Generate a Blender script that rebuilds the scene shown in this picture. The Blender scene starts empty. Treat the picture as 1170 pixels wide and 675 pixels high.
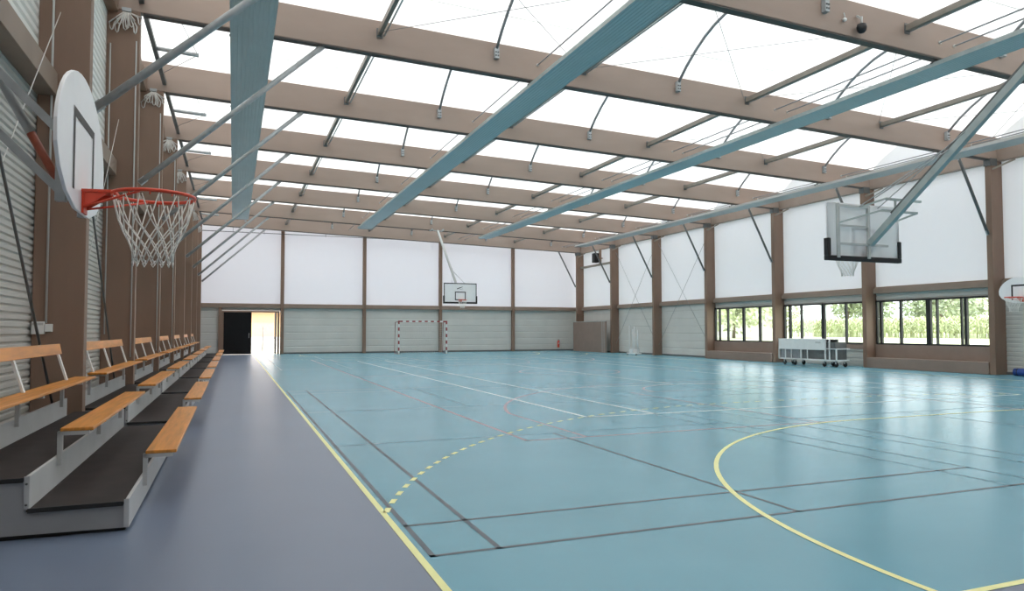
import bpy, bmesh, math, random
from mathutils import Vector, Matrix

random.seed(7)
SC = bpy.context.scene
COL = SC.collection
PI = math.pi

# ------------------------------------------------------------------ camera
YAW, PITCH, ROLL = 0.379479, 0.0389773, -0.00109448
CAMPOS = Vector((-1.11010, -2.76193, 1.45997))
FPX = 809.54
PPX, PPY = 4.52, 8.453


def cam_axes():
    f = Vector((math.sin(YAW) * math.cos(PITCH), math.cos(YAW) * math.cos(PITCH), math.sin(PITCH)))
    r = Vector((math.cos(YAW), -math.sin(YAW), 0))
    u = r.cross(f)
    c, s = math.cos(ROLL), math.sin(ROLL)
    return f, r * c + u * s, u * c - r * s


_f, _r, _u = cam_axes()
cam_data = bpy.data.cameras.new('camera')
cam = bpy.data.objects.new('camera', cam_data)
COL.objects.link(cam)
cam_data.sensor_fit = 'HORIZONTAL'
cam_data.sensor_width = 36.0
cam_data.lens = FPX * 36.0 / 1170.0
cam_data.shift_x = -PPX / 1170.0
cam_data.shift_y = PPY / 1170.0
cam_data.clip_end = 600
cam.matrix_world = Matrix(((_r.x, _u.x, -_f.x, CAMPOS.x), (_r.y, _u.y, -_f.y, CAMPOS.y),
                           (_r.z, _u.z, -_f.z, CAMPOS.z), (0, 0, 0, 1)))
SC.camera = cam

# ------------------------------------------------------------------ light and exposure
world = bpy.data.worlds.new('overcast_sky')
SC.world = world
world.use_nodes = True
wn = world.node_tree
wn.nodes.clear()
w_out = wn.nodes.new('ShaderNodeOutputWorld')
w_bg = wn.nodes.new('ShaderNodeBackground')
w_bg.inputs['Color'].default_value = (0.93, 0.965, 1.0, 1)
w_bg.inputs['Strength'].default_value = 4.4
wn.links.new(w_bg.outputs[0], w_out.inputs[0])

sun_data = bpy.data.lights.new('sun', 'SUN')
sun_data.energy = 5.5
sun_data.angle = math.radians(6)
sun_data.color = (1.0, 0.95, 0.87)
sun = bpy.data.objects.new('sun', sun_data)
sun.rotation_euler = (math.radians(28), math.radians(-16), 0)
sun.location = (10, 10, 40)
COL.objects.link(sun)

SC.view_settings.view_transform = 'Standard'
SC.view_settings.look = 'None'
SC.view_settings.gamma = 1.0
SC.view_settings.use_curve_mapping = False
SC.view_settings.exposure = 0.0
SC.cycles.use_denoising = True
SC.cycles.max_bounces = 12
SC.cycles.diffuse_bounces = 7
SC.cycles.transmission_bounces = 8
SC.cycles.sample_clamp_indirect = 6.0


# ------------------------------------------------------------------ materials
def mat(name, color, rough=0.6, metal=0.0, var=0.08, scale=6.0, bump=0.0, stretch=(1, 1, 1), spec=0.5):
    m = bpy.data.materials.new(name)
    m.use_nodes = True
    nt = m.node_tree
    b = nt.nodes['Principled BSDF']
    b.inputs['Roughness'].default_value = rough
    b.inputs['Metallic'].default_value = metal
    b.inputs['Specular IOR Level'].default_value = spec
    tc = nt.nodes.new('ShaderNodeTexCoord')
    mp = nt.nodes.new('ShaderNodeMapping')
    mp.inputs['Scale'].default_value = stretch
    nz = nt.nodes.new('ShaderNodeTexNoise')
    nz.inputs['Scale'].default_value = scale
    nz.inputs['Detail'].default_value = 4
    rp = nt.nodes.new('ShaderNodeValToRGB')
    lo = tuple(max(0, c * (1 - var)) for c in color) + (1,)
    hi = tuple(min(1, c * (1 + var)) for c in color) + (1,)
    rp.color_ramp.elements[0].position = 0.3
    rp.color_ramp.elements[0].color = lo
    rp.color_ramp.elements[1].position = 0.7
    rp.color_ramp.elements[1].color = hi
    nt.links.new(tc.outputs['Object'], mp.inputs['Vector'])
    nt.links.new(mp.outputs[0], nz.inputs['Vector'])
    nt.links.new(nz.outputs['Fac'], rp.inputs['Fac'])
    nt.links.new(rp.outputs['Color'], b.inputs['Base Color'])
    if bump:
        bp = nt.nodes.new('ShaderNodeBump')
        bp.inputs['Strength'].default_value = bump
        bp.inputs['Distance'].default_value = 0.01
        nt.links.new(nz.outputs['Fac'], bp.inputs['Height'])
        nt.links.new(bp.outputs[0], b.inputs['Normal'])
    return m


def translucent(name, diff, trans, fac, scale=3.0):
    m = bpy.data.materials.new(name)
    m.use_nodes = True
    nt = m.node_tree
    nt.nodes.clear()
    out = nt.nodes.new('ShaderNodeOutputMaterial')
    d = nt.nodes.new('ShaderNodeBsdfDiffuse')
    t = nt.nodes.new('ShaderNodeBsdfTranslucent')
    mx = nt.nodes.new('ShaderNodeMixShader')
    mx.inputs[0].default_value = fac
    d.inputs[0].default_value = diff + (1,)
    nz = nt.nodes.new('ShaderNodeTexNoise')
    nz.inputs['Scale'].default_value = scale
    tc = nt.nodes.new('ShaderNodeTexCoord')
    rp = nt.nodes.new('ShaderNodeValToRGB')
    rp.color_ramp.elements[0].color = tuple(c * 0.95 for c in trans) + (1,)
    rp.color_ramp.elements[1].color = trans + (1,)
    nt.links.new(tc.outputs['Object'], nz.inputs['Vector'])
    nt.links.new(nz.outputs['Fac'], rp.inputs['Fac'])
    nt.links.new(rp.outputs[0], t.inputs[0])
    nt.links.new(d.outputs[0], mx.inputs[1])
    nt.links.new(t.outputs[0], mx.inputs[2])
    nt.links.new(mx.outputs[0], out.inputs[0])
    return m


M = {}
M['court_blue'] = mat('court_blue_vinyl', (0.125, 0.350, 0.450), 0.25, var=0.05, scale=0.7, spec=0.5)
M['court_grey'] = mat('grey_blue_vinyl', (0.165, 0.205, 0.285), 0.30, var=0.04, scale=0.7, spec=0.5)
M['line_yellow'] = mat('yellow_line_paint', (0.92, 0.91, 0.40), 0.35, var=0.03)
M['line_white'] = mat('white_line_paint', (0.80, 0.88, 0.88), 0.35, var=0.03)
M['line_dark'] = mat('dark_line_paint', (0.075, 0.10, 0.125), 0.35, var=0.05)
M['line_faint'] = mat('faint_line_paint', (0.105, 0.265, 0.345), 0.35, var=0.1)  # low contrast line colour, mixed towards the floor blue
M['radiant_grey'] = mat('grey_radiant_panel', (0.53, 0.51, 0.49), 0.45, metal=0.1, var=0.04, scale=1.0)
M['board_acrylic'] = translucent('white_acrylic_board', (0.88, 0.88, 0.89), (0.95, 0.95, 0.95), 0.60)
M['line_red'] = mat('red_line_paint', (0.39, 0.28, 0.32), 0.35, var=0.05)
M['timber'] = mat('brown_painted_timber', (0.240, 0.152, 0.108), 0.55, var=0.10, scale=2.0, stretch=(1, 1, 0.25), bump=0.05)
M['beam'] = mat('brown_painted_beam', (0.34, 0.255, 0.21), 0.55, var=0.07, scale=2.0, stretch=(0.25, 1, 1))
M['rail'] = mat('brown_rail_paint', (0.285, 0.210, 0.165), 0.55, var=0.08, scale=2.0)
M['panel_brown'] = mat('brown_board', (0.265, 0.190, 0.155), 0.5, var=0.08, scale=2.0)
M['clad_grey'] = mat('grey_steel_cladding', (0.62, 0.61, 0.575), 0.5, var=0.04, scale=1.0)
M['clad_light'] = mat('light_grey_ribbed_steel', (0.57, 0.55, 0.515), 0.5, var=0.05, scale=1.0)
M['fabric_roof'] = translucent('white_roof_membrane', (0.80, 0.80, 0.79), (0.97, 0.955, 0.93), 0.26)
M['fabric_wall'] = translucent('white_wall_membrane', (0.80, 0.81, 0.84), (0.93, 0.915, 0.95), 0.285)
M['sheet_ribbed'] = translucent('white_ribbed_sheet', (0.78, 0.77, 0.74), (0.85, 0.85, 0.83), 0.13)
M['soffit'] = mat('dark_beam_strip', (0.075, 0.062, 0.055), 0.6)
M['seam'] = mat('membrane_seam', (0.72, 0.72, 0.68), 0.7)
M['steel'] = mat('galvanised_steel', (0.40, 0.42, 0.43), 0.42, metal=0.25, var=0.12, scale=8)
M['steel_dark'] = mat('dark_grey_steel', (0.13, 0.135, 0.135), 0.45, metal=0.2, var=0.12, scale=8)
M['steel_taupe'] = mat('taupe_painted_steel', (0.25, 0.215, 0.18), 0.5, var=0.1, scale=6)
M['steel_mid'] = mat('mid_grey_steel', (0.26, 0.27, 0.28), 0.45, metal=0.2, var=0.1, scale=8)
M['boom_green'] = mat('pale_green_grey_steel', (0.42, 0.47, 0.46), 0.45, metal=0.1, var=0.1, scale=5)
M['radiant'] = mat('blue_grey_radiant_panel', (0.44, 0.525, 0.54), 0.45, metal=0.1, var=0.04, scale=1.0)
M['cable'] = mat('wire_cable', (0.22, 0.22, 0.22), 0.5, metal=0.3)
M['cable_pale'] = mat('pale_cord', (0.60, 0.58, 0.55), 0.7)
M['white'] = mat('white_gloss_panel', (0.90, 0.89, 0.90), 0.35, var=0.02)
M['white_paint'] = mat('white_paint', (0.78, 0.79, 0.78), 0.5, var=0.03)
M['offwhite'] = mat('pale_grey_paint', (0.52, 0.53, 0.52), 0.5, var=0.05)
M['black'] = mat('black_paint', (0.012, 0.012, 0.013), 0.5, var=0.1)
M['door_black'] = mat('black_door_paint', (0.010, 0.010, 0.011), 0.7, var=0.1, spec=0.2)
M['rubber'] = mat('black_rubber', (0.016, 0.016, 0.017), 0.7)
M['red'] = mat('red_orange_enamel', (0.76, 0.075, 0.032), 0.35, var=0.05)
M['red_dark'] = mat('dark_red_paint', (0.33, 0.045, 0.045), 0.5)
M['rust'] = mat('rust_red_spring', (0.36, 0.085, 0.045), 0.5, var=0.2, scale=14)
M['net'] = mat('white_net_cord', (0.80, 0.77, 0.72), 0.8)
M['seat_wood'] = mat('orange_varnished_wood', (0.640, 0.255, 0.045), 0.38, var=0.22, scale=3.0, stretch=(9, 0.5, 4))
M['deck'] = mat('dark_brown_film_ply', (0.030, 0.022, 0.021), 0.65, var=0.2, scale=4, spec=0.25)
M['bleacher_grey'] = mat('grey_bleacher_steel', (0.33, 0.33, 0.34), 0.5, var=0.05, scale=3)
M['bleacher_light'] = mat('light_bleacher_steel', (0.50, 0.50, 0.50), 0.5, var=0.05, scale=3)
M['glass'] = bpy.data.materials.new('window_glass')
M['ground'] = mat('dry_grass_ground', (0.50, 0.52, 0.34), 0.9, var=0.25, scale=0.5)
M['paving'] = mat('pale_paving', (0.62, 0.57, 0.47), 0.85, var=0.12, scale=1.5)
M['corn'] = mat('corn_leaves', (0.42, 0.46, 0.27), 0.6, var=0.3, scale=0.6)
M['leaf'] = mat('tree_leaves', (0.30, 0.35, 0.23), 0.6, var=0.4, scale=0.9)
M['leaf_pale'] = mat('pale_tree_leaves', (0.45, 0.49, 0.33), 0.6, var=0.35, scale=0.9)
M['bark'] = mat('bark', (0.13, 0.10, 0.075), 0.85, var=0.25)
M['render_orange'] = mat('orange_wall_render', (0.68, 0.45, 0.27), 0.85, var=0.06)
M['render_white'] = mat('pale_wall_render', (0.62, 0.60, 0.58), 0.85, var=0.05)
M['roof_tile'] = mat('grey_roof', (0.30, 0.28, 0.27), 0.8, var=0.1)
M['blue_pad'] = mat('blue_vinyl_pad', (0.02, 0.07, 0.30), 0.5)
gm = M['glass']
gm.use_nodes = True
gnt = gm.node_tree
gnt.nodes.clear()
g_out = gnt.nodes.new('ShaderNodeOutputMaterial')
g_t = gnt.nodes.new('ShaderNodeBsdfTransparent')
g_t.inputs[0].default_value = (0.93, 0.96, 0.94, 1)
g_g = gnt.nodes.new('ShaderNodeBsdfGlossy')
g_g.inputs['Roughness'].default_value = 0.03
g_m = gnt.nodes.new('ShaderNodeMixShader')
g_m.inputs[0].default_value = 0.05
gnt.links.new(g_t.outputs[0], g_m.inputs[1])
gnt.links.new(g_g.outputs[0], g_m.inputs[2])
gnt.links.new(g_m.outputs[0], g_out.inputs[0])


# ------------------------------------------------------------------ mesh helpers
ORIG = {}


class MB:
    """collects shapes given in world coordinates and links them as one mesh object"""

    def __init__(self):
        self.v, self.f, self.mi, self.sm = [], [], [], []
        self.cur, self.smooth = 0, False
        self.marks = []

    def poly(self, pts, faces):
        n = len(self.v)
        self.marks.append((n, len(self.f)))
        self.v += [tuple(p) for p in pts]
        for fc in faces:
            self.f.append([n + i for i in fc])
            self.mi.append(self.cur)
            self.sm.append(self.smooth)
        return self

    def box(self, x0, x1, y0, y1, z0, z1):
        return self.poly([(x0, y0, z0), (x1, y0, z0), (x1, y1, z0), (x0, y1, z0), (x0, y0, z1), (x1, y0, z1), (x1, y1, z1), (x0, y1, z1)],
                         [(3, 2, 1, 0), (4, 5, 6, 7), (0, 1, 5, 4), (1, 2, 6, 5), (2, 3, 7, 6), (3, 0, 4, 7)])

    def bar(self, p, q, w, h, up=(0, 0, 1)):
        p, q, up = Vector(p), Vector(q), Vector(up)
        d = (q - p).normalized()
        s = d.cross(up)
        if s.length < 1e-4:
            s = d.cross(Vector((1, 0, 0)))
        s.normalize()
        t = s.cross(d)
        a, b = s * w / 2, t * h / 2
        pts = [p - a - b, p + a - b, p + a + b, p - a + b, q - a - b, q + a - b, q + a + b, q - a + b]
        return self.poly(pts, [(0, 1, 2, 3), (7, 6, 5, 4), (0, 4, 5, 1), (1, 5, 6, 2), (2, 6, 7, 3), (3, 7, 4, 0)])

    def tube(self, pts, r, n=8, closed=False, r2=None):
        pts = [Vector(p) for p in pts]
        k = len(pts)
        rings = []
        ref = None
        for i, p in enumerate(pts):
            if closed:
                d = pts[(i + 1) % k] - pts[i - 1]
            else:
                d = pts[min(i + 1, k - 1)] - pts[max(i - 1, 0)]
            d.normalize()
            if ref is None:
                ref = Vector((0, 0, 1)) if abs(d.z) < 0.9 else Vector((1, 0, 0))
            s = d.cross(ref)
            if s.length < 1e-5:
                s = d.cross(Vector((0, 1, 0)))
            s.normalize()
            t = s.cross(d)
            rr = r if r2 is None else r + (r2 - r) * i / (k - 1)
            rings.append([p + s * math.cos(2 * PI * j / n) * rr + t * math.sin(2 * PI * j / n) * rr for j in range(n)])
        vs = [v for rg in rings for v in rg]
        fs = []
        for i in range(k if closed else k - 1):
            a, b = i * n, ((i + 1) % k) * n
            for j in range(n):
                fs.append((a + j, a + (j + 1) % n, b + (j + 1) % n, b + j))
        if not closed:
            fs.append(tuple(range(n))[::-1])
            fs.append(tuple((k - 1) * n + j for j in range(n)))
        sm = self.smooth
        self.smooth = n > 4
        self.poly(vs, fs)
        self.smooth = sm
        return self

    def prism(self, outline, axis, a, b):
        """outline: 2D points; extruded along axis from a to b"""
        def P(u, v, t):
            return {'x': (t, u, v), 'y': (u, t, v), 'z': (u, v, t)}[axis]
        n = len(outline)
        vs = [P(u, v, a) for u, v in outline] + [P(u, v, b) for u, v in outline]
        fs = [tuple(range(n))[::-1], tuple(range(n, 2 * n))]
        for i in range(n):
            j = (i + 1) % n
            fs.append((i, j, n + j, n + i))
        return self.poly(vs, fs)

    def lathe(self, prof, c, axis=(0, 0, 1), n=16):
        ax = Vector(axis).normalized()
        s = ax.orthogonal().normalized()
        t = ax.cross(s)
        c = Vector(c)
        vs = []
        for r, h in prof:
            for j in range(n):
                vs.append(c + ax * h + (s * math.cos(2 * PI * j / n) + t * math.sin(2 * PI * j / n)) * r)
        fs = []
        for i in range(len(prof) - 1):
            for j in range(n):
                fs.append((i * n + j, i * n + (j + 1) % n, (i + 1) * n + (j + 1) % n, (i + 1) * n + j))
        fs.append(tuple(range(n))[::-1])
        fs.append(tuple((len(prof) - 1) * n + j for j in range(n)))
        sm = self.smooth
        self.smooth = True
        self.poly(vs, fs)
        self.smooth = sm
        return self

    def build(self, name, mats, parent=None, bevel=0.0, origin=None, fix=True):
        if not isinstance(mats, (list, tuple)):
            mats = [mats]
        if origin is None:
            if parent is not None:
                origin = ORIG[parent.name]
            else:
                xs = [v[0] for v in self.v]
                ys = [v[1] for v in self.v]
                zs = [v[2] for v in self.v]
                origin = Vector(((min(xs) + max(xs)) / 2, (min(ys) + max(ys)) / 2, min(zs)))
        origin = Vector(origin)
        me = bpy.data.meshes.new(name)
        me.from_pydata([tuple(Vector(v) - origin) for v in self.v], [], self.f)
        for m in mats:
            me.materials.append(m)
        for p, mi, sm in zip(me.polygons, self.mi, self.sm):
            p.material_index = mi
            p.use_smooth = sm
        if fix:
            bm = bmesh.new()
            bm.from_mesh(me)
            bmesh.ops.recalc_face_normals(bm, faces=bm.faces)
            bm.to_mesh(me)
            bm.free()
        o = bpy.data.objects.new(name, me)
        COL.objects.link(o)
        if parent is not None:
            o.parent = parent
            o.location = origin - ORIG[parent.name]
        else:
            o.location = origin
        ORIG[o.name] = origin
        if bevel:
            md = o.modifiers.new('bevel', 'BEVEL')
            md.width = bevel
            md.segments = 2
            md.limit_method = 'ANGLE'
        return o


def build_each(mb, name, mats, parent, bevel=0.0):
    """every shape collected in mb becomes a part of its own"""
    ends = mb.marks[1:] + [(len(mb.v), len(mb.f))]
    out = []
    for (v0, f0), (v1, f1) in zip(mb.marks, ends):
        p = MB()
        p.v = mb.v[v0:v1]
        p.f = [[i - v0 for i in fc] for fc in mb.f[f0:f1]]
        p.mi, p.sm = mb.mi[f0:f1], mb.sm[f0:f1]
        out.append(p.build(name, mats, parent, bevel))
    return out


def tag(o, label=None, cat=None, group=None, kind=None):
    if label:
        o['label'] = label
    if cat:
        o['category'] = cat
    if group:
        o['group'] = group
    if kind:
        o['kind'] = kind
    return o


def thing(name, loc, label, cat, group=None):
    o = bpy.data.objects.new(name, None)
    o.empty_display_size = 0.2
    COL.objects.link(o)
    o.location = loc
    ORIG[o.name] = Vector(loc)
    return tag(o, label, cat, group)


def copy_tree(o, delta=None, parent=None):
    c = o.copy()
    COL.objects.link(c)
    if parent is not None:
        c.parent = parent
    elif delta is not None:
        c.location = Vector(o.location) + Vector(delta)
    for ch in list(o.children):
        copy_tree(ch, None, c)
    return c


def ordinal(i):
    return ['first', 'second', 'third', 'fourth', 'fifth', 'sixth', 'seventh', 'eighth', 'ninth', 'tenth'][i]


def structure(o, label, cat):
    return tag(o, label, cat, None, 'structure')


# ------------------------------------------------------------------ overall dimensions (metres)
PITCH_Y = 5.03
KS = list(range(-2, 7))                      # portal frames; near faces at 12.9 + k * pitch
def YK(k): return 12.9 + PITCH_Y * k         # near face
BW = 0.20                                    # frame width along the hall
def ZB(x): return 7.72 - 0.029 * x           # underside of the roof beams
BD = 0.74                                    # beam depth
XL, XLO = -2.91, -3.50                       # left columns: inner face, outer face
XR, XRO = 21.92, 22.52                       # right columns
YF = 44.05                                   # far wall
YN = -5.2                                    # wall behind the camera
ZRAIL = 3.15

# ------------------------------------------------------------------ floor with its court markings
fl = MB()
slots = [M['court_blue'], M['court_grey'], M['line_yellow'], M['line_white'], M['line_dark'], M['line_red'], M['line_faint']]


def quad(x0, x1, y0, y1, z, s):
    fl.cur = s
    fl.poly([(x0, y0, z), (x1, y0, z), (x1, y1, z), (x0, y1, z)], [(0, 1, 2, 3)])


quad(0.02, XRO + 0.1, 0.0, YF + 0.2, 0, 0)
quad(XLO - 0.1, 0.02, YN, YF + 0.2, 0, 1)
quad(0.02, XRO + 0.1, YN, 0.0, 0, 1)
Z1, Z2, Z3, Z4 = 0.0010, 0.0016, 0.0022, 0.0028


def rect_lines(x0, x1, y0, y1, w, z, s):
    quad(x0, x1, y0, y0 + w, z, s)
    quad(x0, x1, y1 - w, y1, z, s)
    quad(x0, x0 + w, y0, y1, z, s)
    quad(x1 - w, x1, y0, y1, z, s)


def arc(cx, cy, r, a0, a1, w, z, s, n=40):
    fl.cur = s
    for i in range(n):
        a, b = a0 + (a1 - a0) * i / n, a0 + (a1 - a0) * (i + 1) / n
        pts = [(cx + (r - w) * math.cos(a), cy + (r - w) * math.sin(a), z), (cx + r * math.cos(a), cy + r * math.sin(a), z),
               (cx + r * math.cos(b), cy + r * math.sin(b), z), (cx + (r - w) * math.cos(b), cy + (r - w) * math.sin(b), z)]
        fl.poly(pts, [(0, 1, 2, 3)])


# basketball court, red
BX0, BX1, BY0, BY1 = 2.5, 17.5, 5.95, 34.0
rect_lines(BX0, BX1, BY0, BY1, 0.06, Z1, 5)
quad(BX0, BX1, 20.0, 20.06, Z1, 5)
arc(10, 20, 1.8, 0, 2 * PI, 0.06, Z1, 5)
for yb, sg in ((BY0, 1), (BY1, -1)):
    quad(7.55, 7.60, min(yb, yb + sg * 5.8), max(yb, yb + sg * 5.8), Z1, 5)
    quad(12.40, 12.45, min(yb, yb + sg * 5.8), max(yb, yb + sg * 5.8), Z1, 5)
    quad(7.55, 12.45, yb + sg * 5.8 - 0.025, yb + sg * 5.8 + 0.025, Z1, 5)
    arc(10, yb + sg * 5.8, 1.8, 0 if sg > 0 else PI, PI if sg > 0 else 2 * PI, 0.06, Z1, 5)
    hy = yb + sg * 1.575
    a = math.acos(6.6 / 6.75)
    arc(10, hy, 6.75, a if sg > 0 else -a, PI - a if sg > 0 else -PI + a, 0.06, Z1, 5, 60)
    for xx in (3.4, 16.55):
        ye = hy + sg * 6.75 * math.sin(a)
        quad(xx, xx + 0.05, min(yb, ye), max(yb, ye), Z1, 5)
# badminton courts, dark grey; those away from the near left corner are coloured close to the floor blue
for ci, bx in enumerate((0.09, 6.98, 13.87)):
    for by in (1.74, 24.8):
        x1, y1 = bx + 6.1, by + 13.4
        line_slot = 4 if (ci == 0 and by < 10) else 6
        quad(bx, x1, by, by + 0.04, Z2, line_slot)
        quad(bx, x1, y1 - 0.04, y1, Z2, line_slot)
        quad(bx, bx + 0.04, by, y1, Z2, line_slot)
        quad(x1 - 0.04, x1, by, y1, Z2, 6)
        quad(bx + 0.46, bx + 0.50, by, y1, Z2, line_slot)
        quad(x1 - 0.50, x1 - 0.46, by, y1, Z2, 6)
        quad(bx, x1, by + 0.76, by + 0.80, Z2, line_slot)
        for yy in (y1 - 0.80, by + 4.72, y1 - 4.76):
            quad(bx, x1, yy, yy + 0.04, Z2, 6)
        quad(bx + 3.03, bx + 3.07, by, by + 4.72, Z2, line_slot)
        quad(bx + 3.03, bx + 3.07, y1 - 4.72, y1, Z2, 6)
# tennis court, white
TX0, TX1, TY0, TY1 = 4.42, 15.45, 7.92, 31.8
rect_lines(TX0, TX1, TY0, TY1, 0.065, Z3, 3)
for xx in (5.75, 14.05):
    quad(xx, xx + 0.06, TY0, TY1, Z3, 3)
for yy in (13.5, 26.3):
    quad(5.75, 14.1, yy, yy + 0.06, Z3, 3)
quad(9.95, 10.0, 13.5, 26.3, Z3, 3)
# handball court, yellow (6 m area solid, 9 m line dashed)
HX, HY = 20.0, 41.0
rect_lines(0.0, HX, 0.0, HY, 0.05, Z4, 2)
for yb, sg in ((0.0, 1), (HY, -1)):
    A = (lambda q: q) if sg > 0 else (lambda q: -q)
    arc(11.52, yb, 6.0, A(0), A(PI / 2), 0.05, Z4, 2)
    arc(8.52, yb, 6.0, A(PI / 2), A(PI), 0.05, Z4, 2)
    quad(8.52, 11.52, min(yb + sg * 5.95, yb + sg * 6.0), max(yb + sg * 5.95, yb + sg * 6.0), Z4, 2)
    amin = math.acos(8.52 / 9.0)
    for cx, d0, d1 in ((8.52, PI / 2, PI - amin), (11.52, amin, PI / 2)):
        n = int((d1 - d0) * 9.0 / 0.30)
        for i in range(n):
            s0 = d0 + (d1 - d0) * (i + 0.25) / n
            s1 = d0 + (d1 - d0) * (i + 0.75) / n
            arc(cx, yb, 9.0, A(s0), A(s1), 0.05, Z4, 2, 3)
    for i in range(10):
        quad(8.55 + i * 0.3, 8.70 + i * 0.3, min(yb + sg * 8.95, yb + sg * 9.0), max(yb + sg * 8.95, yb + sg * 9.0), Z4, 2)
floor = fl.build('floor', slots, origin=(0, 0, 0), fix=False)
structure(floor, 'glossy blue sports floor with coloured court lines and grey side strip', 'floor')


# ------------------------------------------------------------------ walls
def ribbed(axis, a0, a1, face, outward, z0, z1, pitch, depth, name, m, groove=0.35):
    """horizontally ribbed sheet with thickness: profile in (depth, z), extruded along axis from a0 to a1"""
    prof = []
    n = max(1, int(round((z1 - z0) / pitch)))
    p = (z1 - z0) / n
    for i in range(n):
        z = z0 + i * p
        g = p * groove
        prof += [(face + outward * depth, z), (face + outward * depth, z + g * 0.5), (face, z + g), (face, z + p - g * 0.5)]
    prof += [(face + outward * depth, z1), (face + outward * (depth + 0.05), z1), (face + outward * (depth + 0.05), z0)]
    mb = MB()
    # profile faces as strips, plus plain back
    k = len(prof)
    def P(u, v, t):
        return (u, t, v) if axis == 'y' else (t, u, v)
    vs = [P(u, v, a0) for u, v in prof] + [P(u, v, a1) for u, v in prof]
    fs = [(i, (i + 1) % k, k + (i + 1) % k, k + i) for i in range(k)]
    fs += [tuple(range(k))[::-1], tuple(range(k, 2 * k))]
    mb.poly(vs, fs)
    return mb.build(name, m)


# left wall: ribbed steel sheets, pale translucent ribbed sheet above the rail
structure(ribbed('y', YN, YF, XLO, -1, 0, 4.72, 0.088, 0.026, 'wall_left', M['clad_light']),
          'light grey horizontally ribbed steel wall behind the bleachers', 'wall')
structure(ribbed('y', YN, YF, XLO, -1, 4.72, 9.0, 0.13, 0.03, 'wall_left', M['sheet_ribbed']),
          'white translucent ribbed upper wall above the left rail', 'wall')
for k in KS:
    o = MB().box(-3.5, -3.27, YK(k) + BW, YK(k + 1) if k < 6 else YF, 4.50, 4.80).build('trim_1', M['rail'], bevel=0.006)
    structure(o, 'brown horizontal rail on the left wall, high between two columns', 'rail')

# far wall: grey sheets below the rail, white membrane above
XG = [-3.50, 1.73, 6.85, 12.0, 17.32, 22.52]          # post lines of the far gable
DX0, DX1, DZ = -1.66, 1.46, 2.60
structure(ribbed('x', XG[0], DX0 - 0.12, YF + 0.10, 1, 0, ZRAIL - 0.02, 0.42, 0.012, 'wall_far', M['clad_grey'], 0.12),
          'grey steel lower far wall left of the black door', 'wall')
structure(ribbed('x', DX0 - 0.12, XG[1], YF + 0.10, 1, DZ + 0.12, ZRAIL - 0.02, 0.42, 0.012, 'wall_far', M['clad_grey'], 0.12),
          'grey strip of wall over the black door', 'wall')
structure(ribbed('x', XG[1], XG[5], YF + 0.10, 1, 0, ZRAIL - 0.02, 0.42, 0.012, 'wall_far', M['clad_grey'], 0.12),
          'grey steel lower far wall right of the black door', 'wall')
for i in range(5):
    m = MB()
    m.box(XG[i], XG[i + 1], YF + 0.10, YF + 0.103, ZRAIL - 0.02, 9.6)
    structure(m.build('wall_far', M['fabric_wall']), '%s white translucent panel of the far wall, counted from the left' % ordinal(i), 'wall')
    r = MB()
    r.box(XG[i] + 0.10, XG[i + 1] - 0.10, YF - 0.10, YF + 0.08, ZRAIL - 0.27, ZRAIL - 0.10)
    r.box(XG[i] + 0.10, XG[i + 1] - 0.10, YF - 0.02, YF + 0.08, ZRAIL - 0.10, ZRAIL)
    structure(r.build('trim_2', M['rail'], bevel=0.006), 'brown horizontal rail across the far wall', 'rail')
    if i != 0:
        structure(MB().box(XG[i] + 0.12, XG[i + 1] - 0.12, YF + 0.06, YF + 0.10, 0, 0.10).build('baseboard_far', M['steel_dark']),
                  'dark skirting along the foot of the far wall', 'skirting')
structure(MB().box(XG[0] + 0.12, DX0 - 0.12, YF + 0.06, YF + 0.10, 0, 0.10).build('baseboard_far', M['steel_dark']),
          'dark skirting left of the black door', 'skirting')
for i, xg in enumerate(XG[1:5]):
    o = MB().box(xg - 0.105, xg + 0.105, YF - 0.12, YF + 0.10, 0, ZB(xg) + 0.70).build('gable_post', M['timber'], bevel=0.008)
    tag(o, 'slim brown post on the far wall, %s full height one from the left' % ordinal(i), 'post', 'slim posts along the far wall')
o = MB().box(-1.96, -1.76, YF - 0.10, YF + 0.08, 0, ZRAIL - 0.27).build('gable_post', M['timber'], bevel=0.008)
tag(o, 'short brown post left of the black door, ending under the rail', 'post', 'slim posts along the far wall')

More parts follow.
